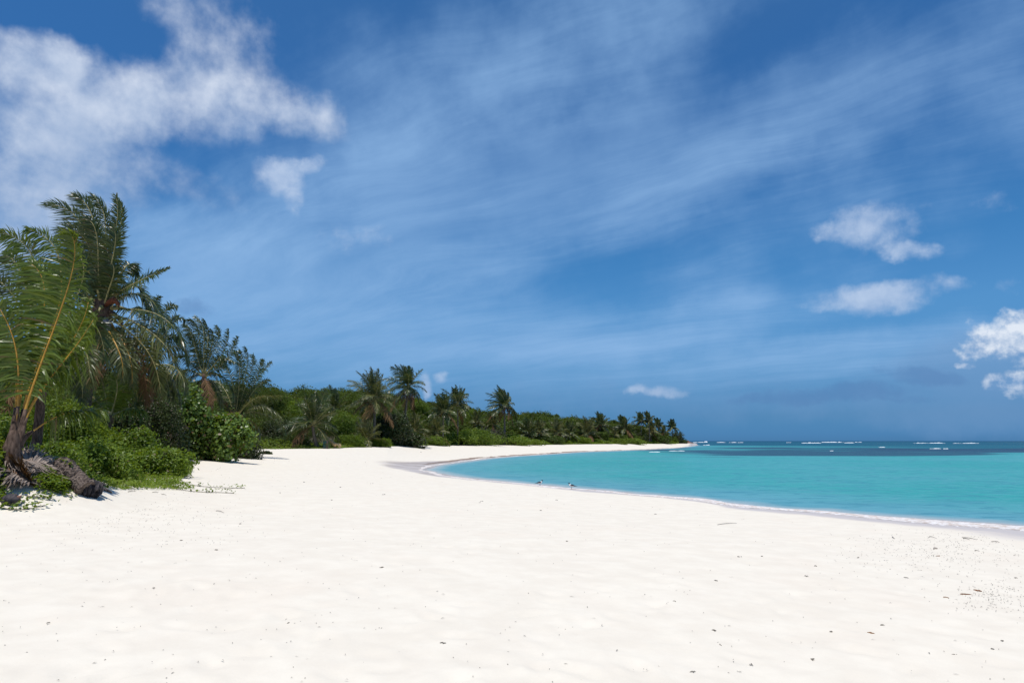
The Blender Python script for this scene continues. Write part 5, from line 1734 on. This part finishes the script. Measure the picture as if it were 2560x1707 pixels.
def flake(n, r, l, w):
    """a few crumpled scraps as one piece"""
    parts = []
    for k in range(n):
        c = r.normal(0, l * 0.3, 3) * (1, 1, 0.1)
        a = r.uniform(0, 6.28)
        d = np.array([math.cos(a), math.sin(a), 0])
        p = bez([c - d * l * .5, c + np.array([0, 0, l * 0.12]) + r.normal(0, l * .08, 3) * (1, 1, 0.2), c + d * l * .5], 5)
        p[:, 2] = np.abs(p[:, 2])
        v, f = tube(p, np.array([.3, 1, 1, .8, .2]) * w, 5)
        parts.append((v, f, 0))
    return join(parts)


PIECES = [(1393, 1250, 'dark curl of seaweed on the sand below the gulls'), (1200, 1256, None), (1205, 1253, None), (1352, 1276, None), (1418, 1353, None), (1638, 1285, None),
          (1790, 1452, 'dark double scrap of seaweed in the open middle sand'), (1785, 1578, 'dark scrap with pale tail in the lower middle sand'),
          (1877, 1664, 'largest dark scrap of weed near the bottom of the beach'), (2034, 1650, 'small dark twisted weed near the bottom right'),
          (2076, 1582, 'thin curved weed strand in the lower right sand'), (2178, 1584, 'rust tipped weed strand in the lower right sand'),
          (2208, 1563, None), (2480, 1623, 'black pebble-like weed clump near the lower right corner'), (2505, 1604, 'short dark twig near the lower right corner'),
          (2362, 1494, 'small black scrap left of the rusty weed patch'), (2346, 1390, 'rust brown scrap below the drift line twigs'), (2339, 1372, None), (1848, 1392, 'dark wisp with light tip in the upper right sand'),
          (1905, 1391, None), (2148, 1395, None), (2040, 1415, None), (2016, 1442, None), (2264, 1445, None), (1686, 1504, None), (1800, 1616, None), (2385, 1640, None),
          (540, 1376, None), (830, 1250, None), (955, 1418, None), (720, 1562, None), (120, 1560, None), (760, 1205, None), (600, 1310, None), (1735, 1685, None), (450, 1352, None),
          (1052, 1130, None), (930, 1209, None), (960, 1236, None), (1105, 1610, None), (700, 1232, None), (852, 1218, None), (385, 1470, None), (2540, 1445, None), (2250, 1640, None)]
for k, (px, py, lab) in enumerate(PIECES):
    g = on_ground(px, py)
    dist = g[1]
    l = 0.016 + 0.0016 * dist + rr.uniform(0, 0.016)
    V, F, mi = flake(3 if lab else 2, rr, l, 0.0022 + 0.0003 * dist)
    o = mesh_obj('seaweed_scrap', V, F, M['debris_rust'] if lab and 'rust' in lab else M['debris'], smooth=False)
    o.location = g + UP * 0.004
    tag(o, lab or 'tiny dark scrap of dried seaweed on the open sand', 'seaweed', 'scraps of dried seaweed on the sand')

STICKS = [((2322, 1344), (2342, 1346), 'dark stick on the drift line, left of the driest pair'), ((2405, 1344), (2440, 1349), 'longest dark stick on the drift line'),
          ((2408, 1346), (2425, 1350), 'thin stick crossing the longest dark stick'), ((2335, 1374), (2345, 1371), 'short thick stick below the drift line'),
          ((2231, 1342), (2237, 1347), 'short slanted stick at the left end of the drift line'), ((2437, 1377), (2449, 1378), 'bent twig at the right of the drift line'),
          ((2478, 1354), (2499, 1357), 'thin curved twig at the wet sand on the right'), ((1793, 1312), (1842, 1308), 'long pale stick alone on the upper right sand'),
          ((540, 1277), (560, 1282), 'curved dark twig on the sand below the vine runners'), ((404, 1236), (416, 1238), 'dark flat stick under the vine carpet edge'),
          ((380, 1231), (394, 1232), 'dark twig beside the flat stick under the vines'), ((320, 1230), (340, 1228), 'broken dark twig with leaves right of the charred stump'),
          ((1378, 1132), (1392, 1133), 'brown driftwood piece on the scarp of the far beach')]
for k, (p0, p1, lab) in enumerate(STICKS):
    a, b = on_ground(*p0), on_ground(*p1)
    th = 0.002 + 0.00022 * a[1]
    mid = (a + b) / 2 + UP * (0.02 + th) + rr.normal(0, 0.03, 3) * (1, 1, 0)
    V, F = lumpy_tube([a + UP * th, mid, b + UP * th], [th * 0.9, th * 1.2, th * 0.5], 60 + k, 0.12, 7, 12)
    o = mesh_obj('stick', V, F, M['branch'] if 'pale' not in lab else M['stick'], None, loc=a)
    tag(o, lab, 'stick', 'sticks washed up on the sand')

g = on_ground(2446, 1478)
V, F, mi = flake(34, rr, 0.05, 0.004)
o = mesh_obj('weed_clump', V, F, M['debris_rust'])
o.location = g
tag(o, 'tangled rusty brown clump of dried weed in the right sand', 'weed clump')
g = on_ground(2415, 1487)
V, F, mi = flake(20, rr, 0.055, 0.0035)
o = mesh_obj('weed_clump', V * (1.6, 0.5, 1), F, M['debris_rust'])
o.location = g
tag(o, 'flat brown strip of dried weed left of the rusty clump', 'weed clump')

# countless crumbs of weed and shell: too many and too small to count
parts = []
N = 0
tries = 0
while N < 1700 and tries < 14000:
    tries += 1
    zone = rr.random()
    if zone < 0.34:
        px, py = rr.normal(2380, 140), rr.normal(1372, 34)
    elif zone < 0.46:
        px, py = rr.normal(2480, 60), rr.normal(1490, 22)
    elif zone < 0.62:
        px, py = rr.normal(380, 130), rr.normal(1290, 40)
    else:
        px, py = rr.uniform(-50, 2600), 1150 + 560 * rr.random() ** 1.6
    if py < 1140 or py > 1720:
        continue
    d = ray(px, py)
    s = (CAM_H - 0.8) / -d[2]
    for _k in range(3):
        s = (CAM_H - gz(d[0] * s, s)) / -d[2]
    x, y = d[0] * s, s
    if coast_dist(np.array([x]), np.array([y]))[0] < 3.2 or y > 70:
        continue
    a = rr.uniform(0, 6.28)
    l = (rr.uniform(0.006, 0.022) + 0.0011 * y * rr.random()) * (0.45 + 1.0 * rr.random() ** 4)
    w = 0.002 + 0.00032 * y
    u = np.array([math.cos(a) * l, math.sin(a) * l, 0])
    v = np.array([-math.sin(a) * w, math.cos(a) * w, 0])
    c = np.array([x, y, 0.0])
    parts.append((c - u, c + v + UP * w * 1.5, c + u, c - v + UP * w * 1.2))
    N += 1
V = np.array(parts).reshape(-1, 3)
gz_ = np.repeat(ground(V.reshape(-1, 4, 3)[:, :, 0].mean(1), V.reshape(-1, 4, 3)[:, :, 1].mean(1)), 4)
V[:, 2] += gz_ + 0.004
F = np.arange(len(V)).reshape(-1, 4)
tag(mesh_obj('beach_debris', V, F, M['debris']), 'crumbs of dry weed and leaf scattered over the white sand', kind='stuff')
print('verts total', sum(len(o.data.vertices) for o in SC.objects if o.type == 'MESH'))
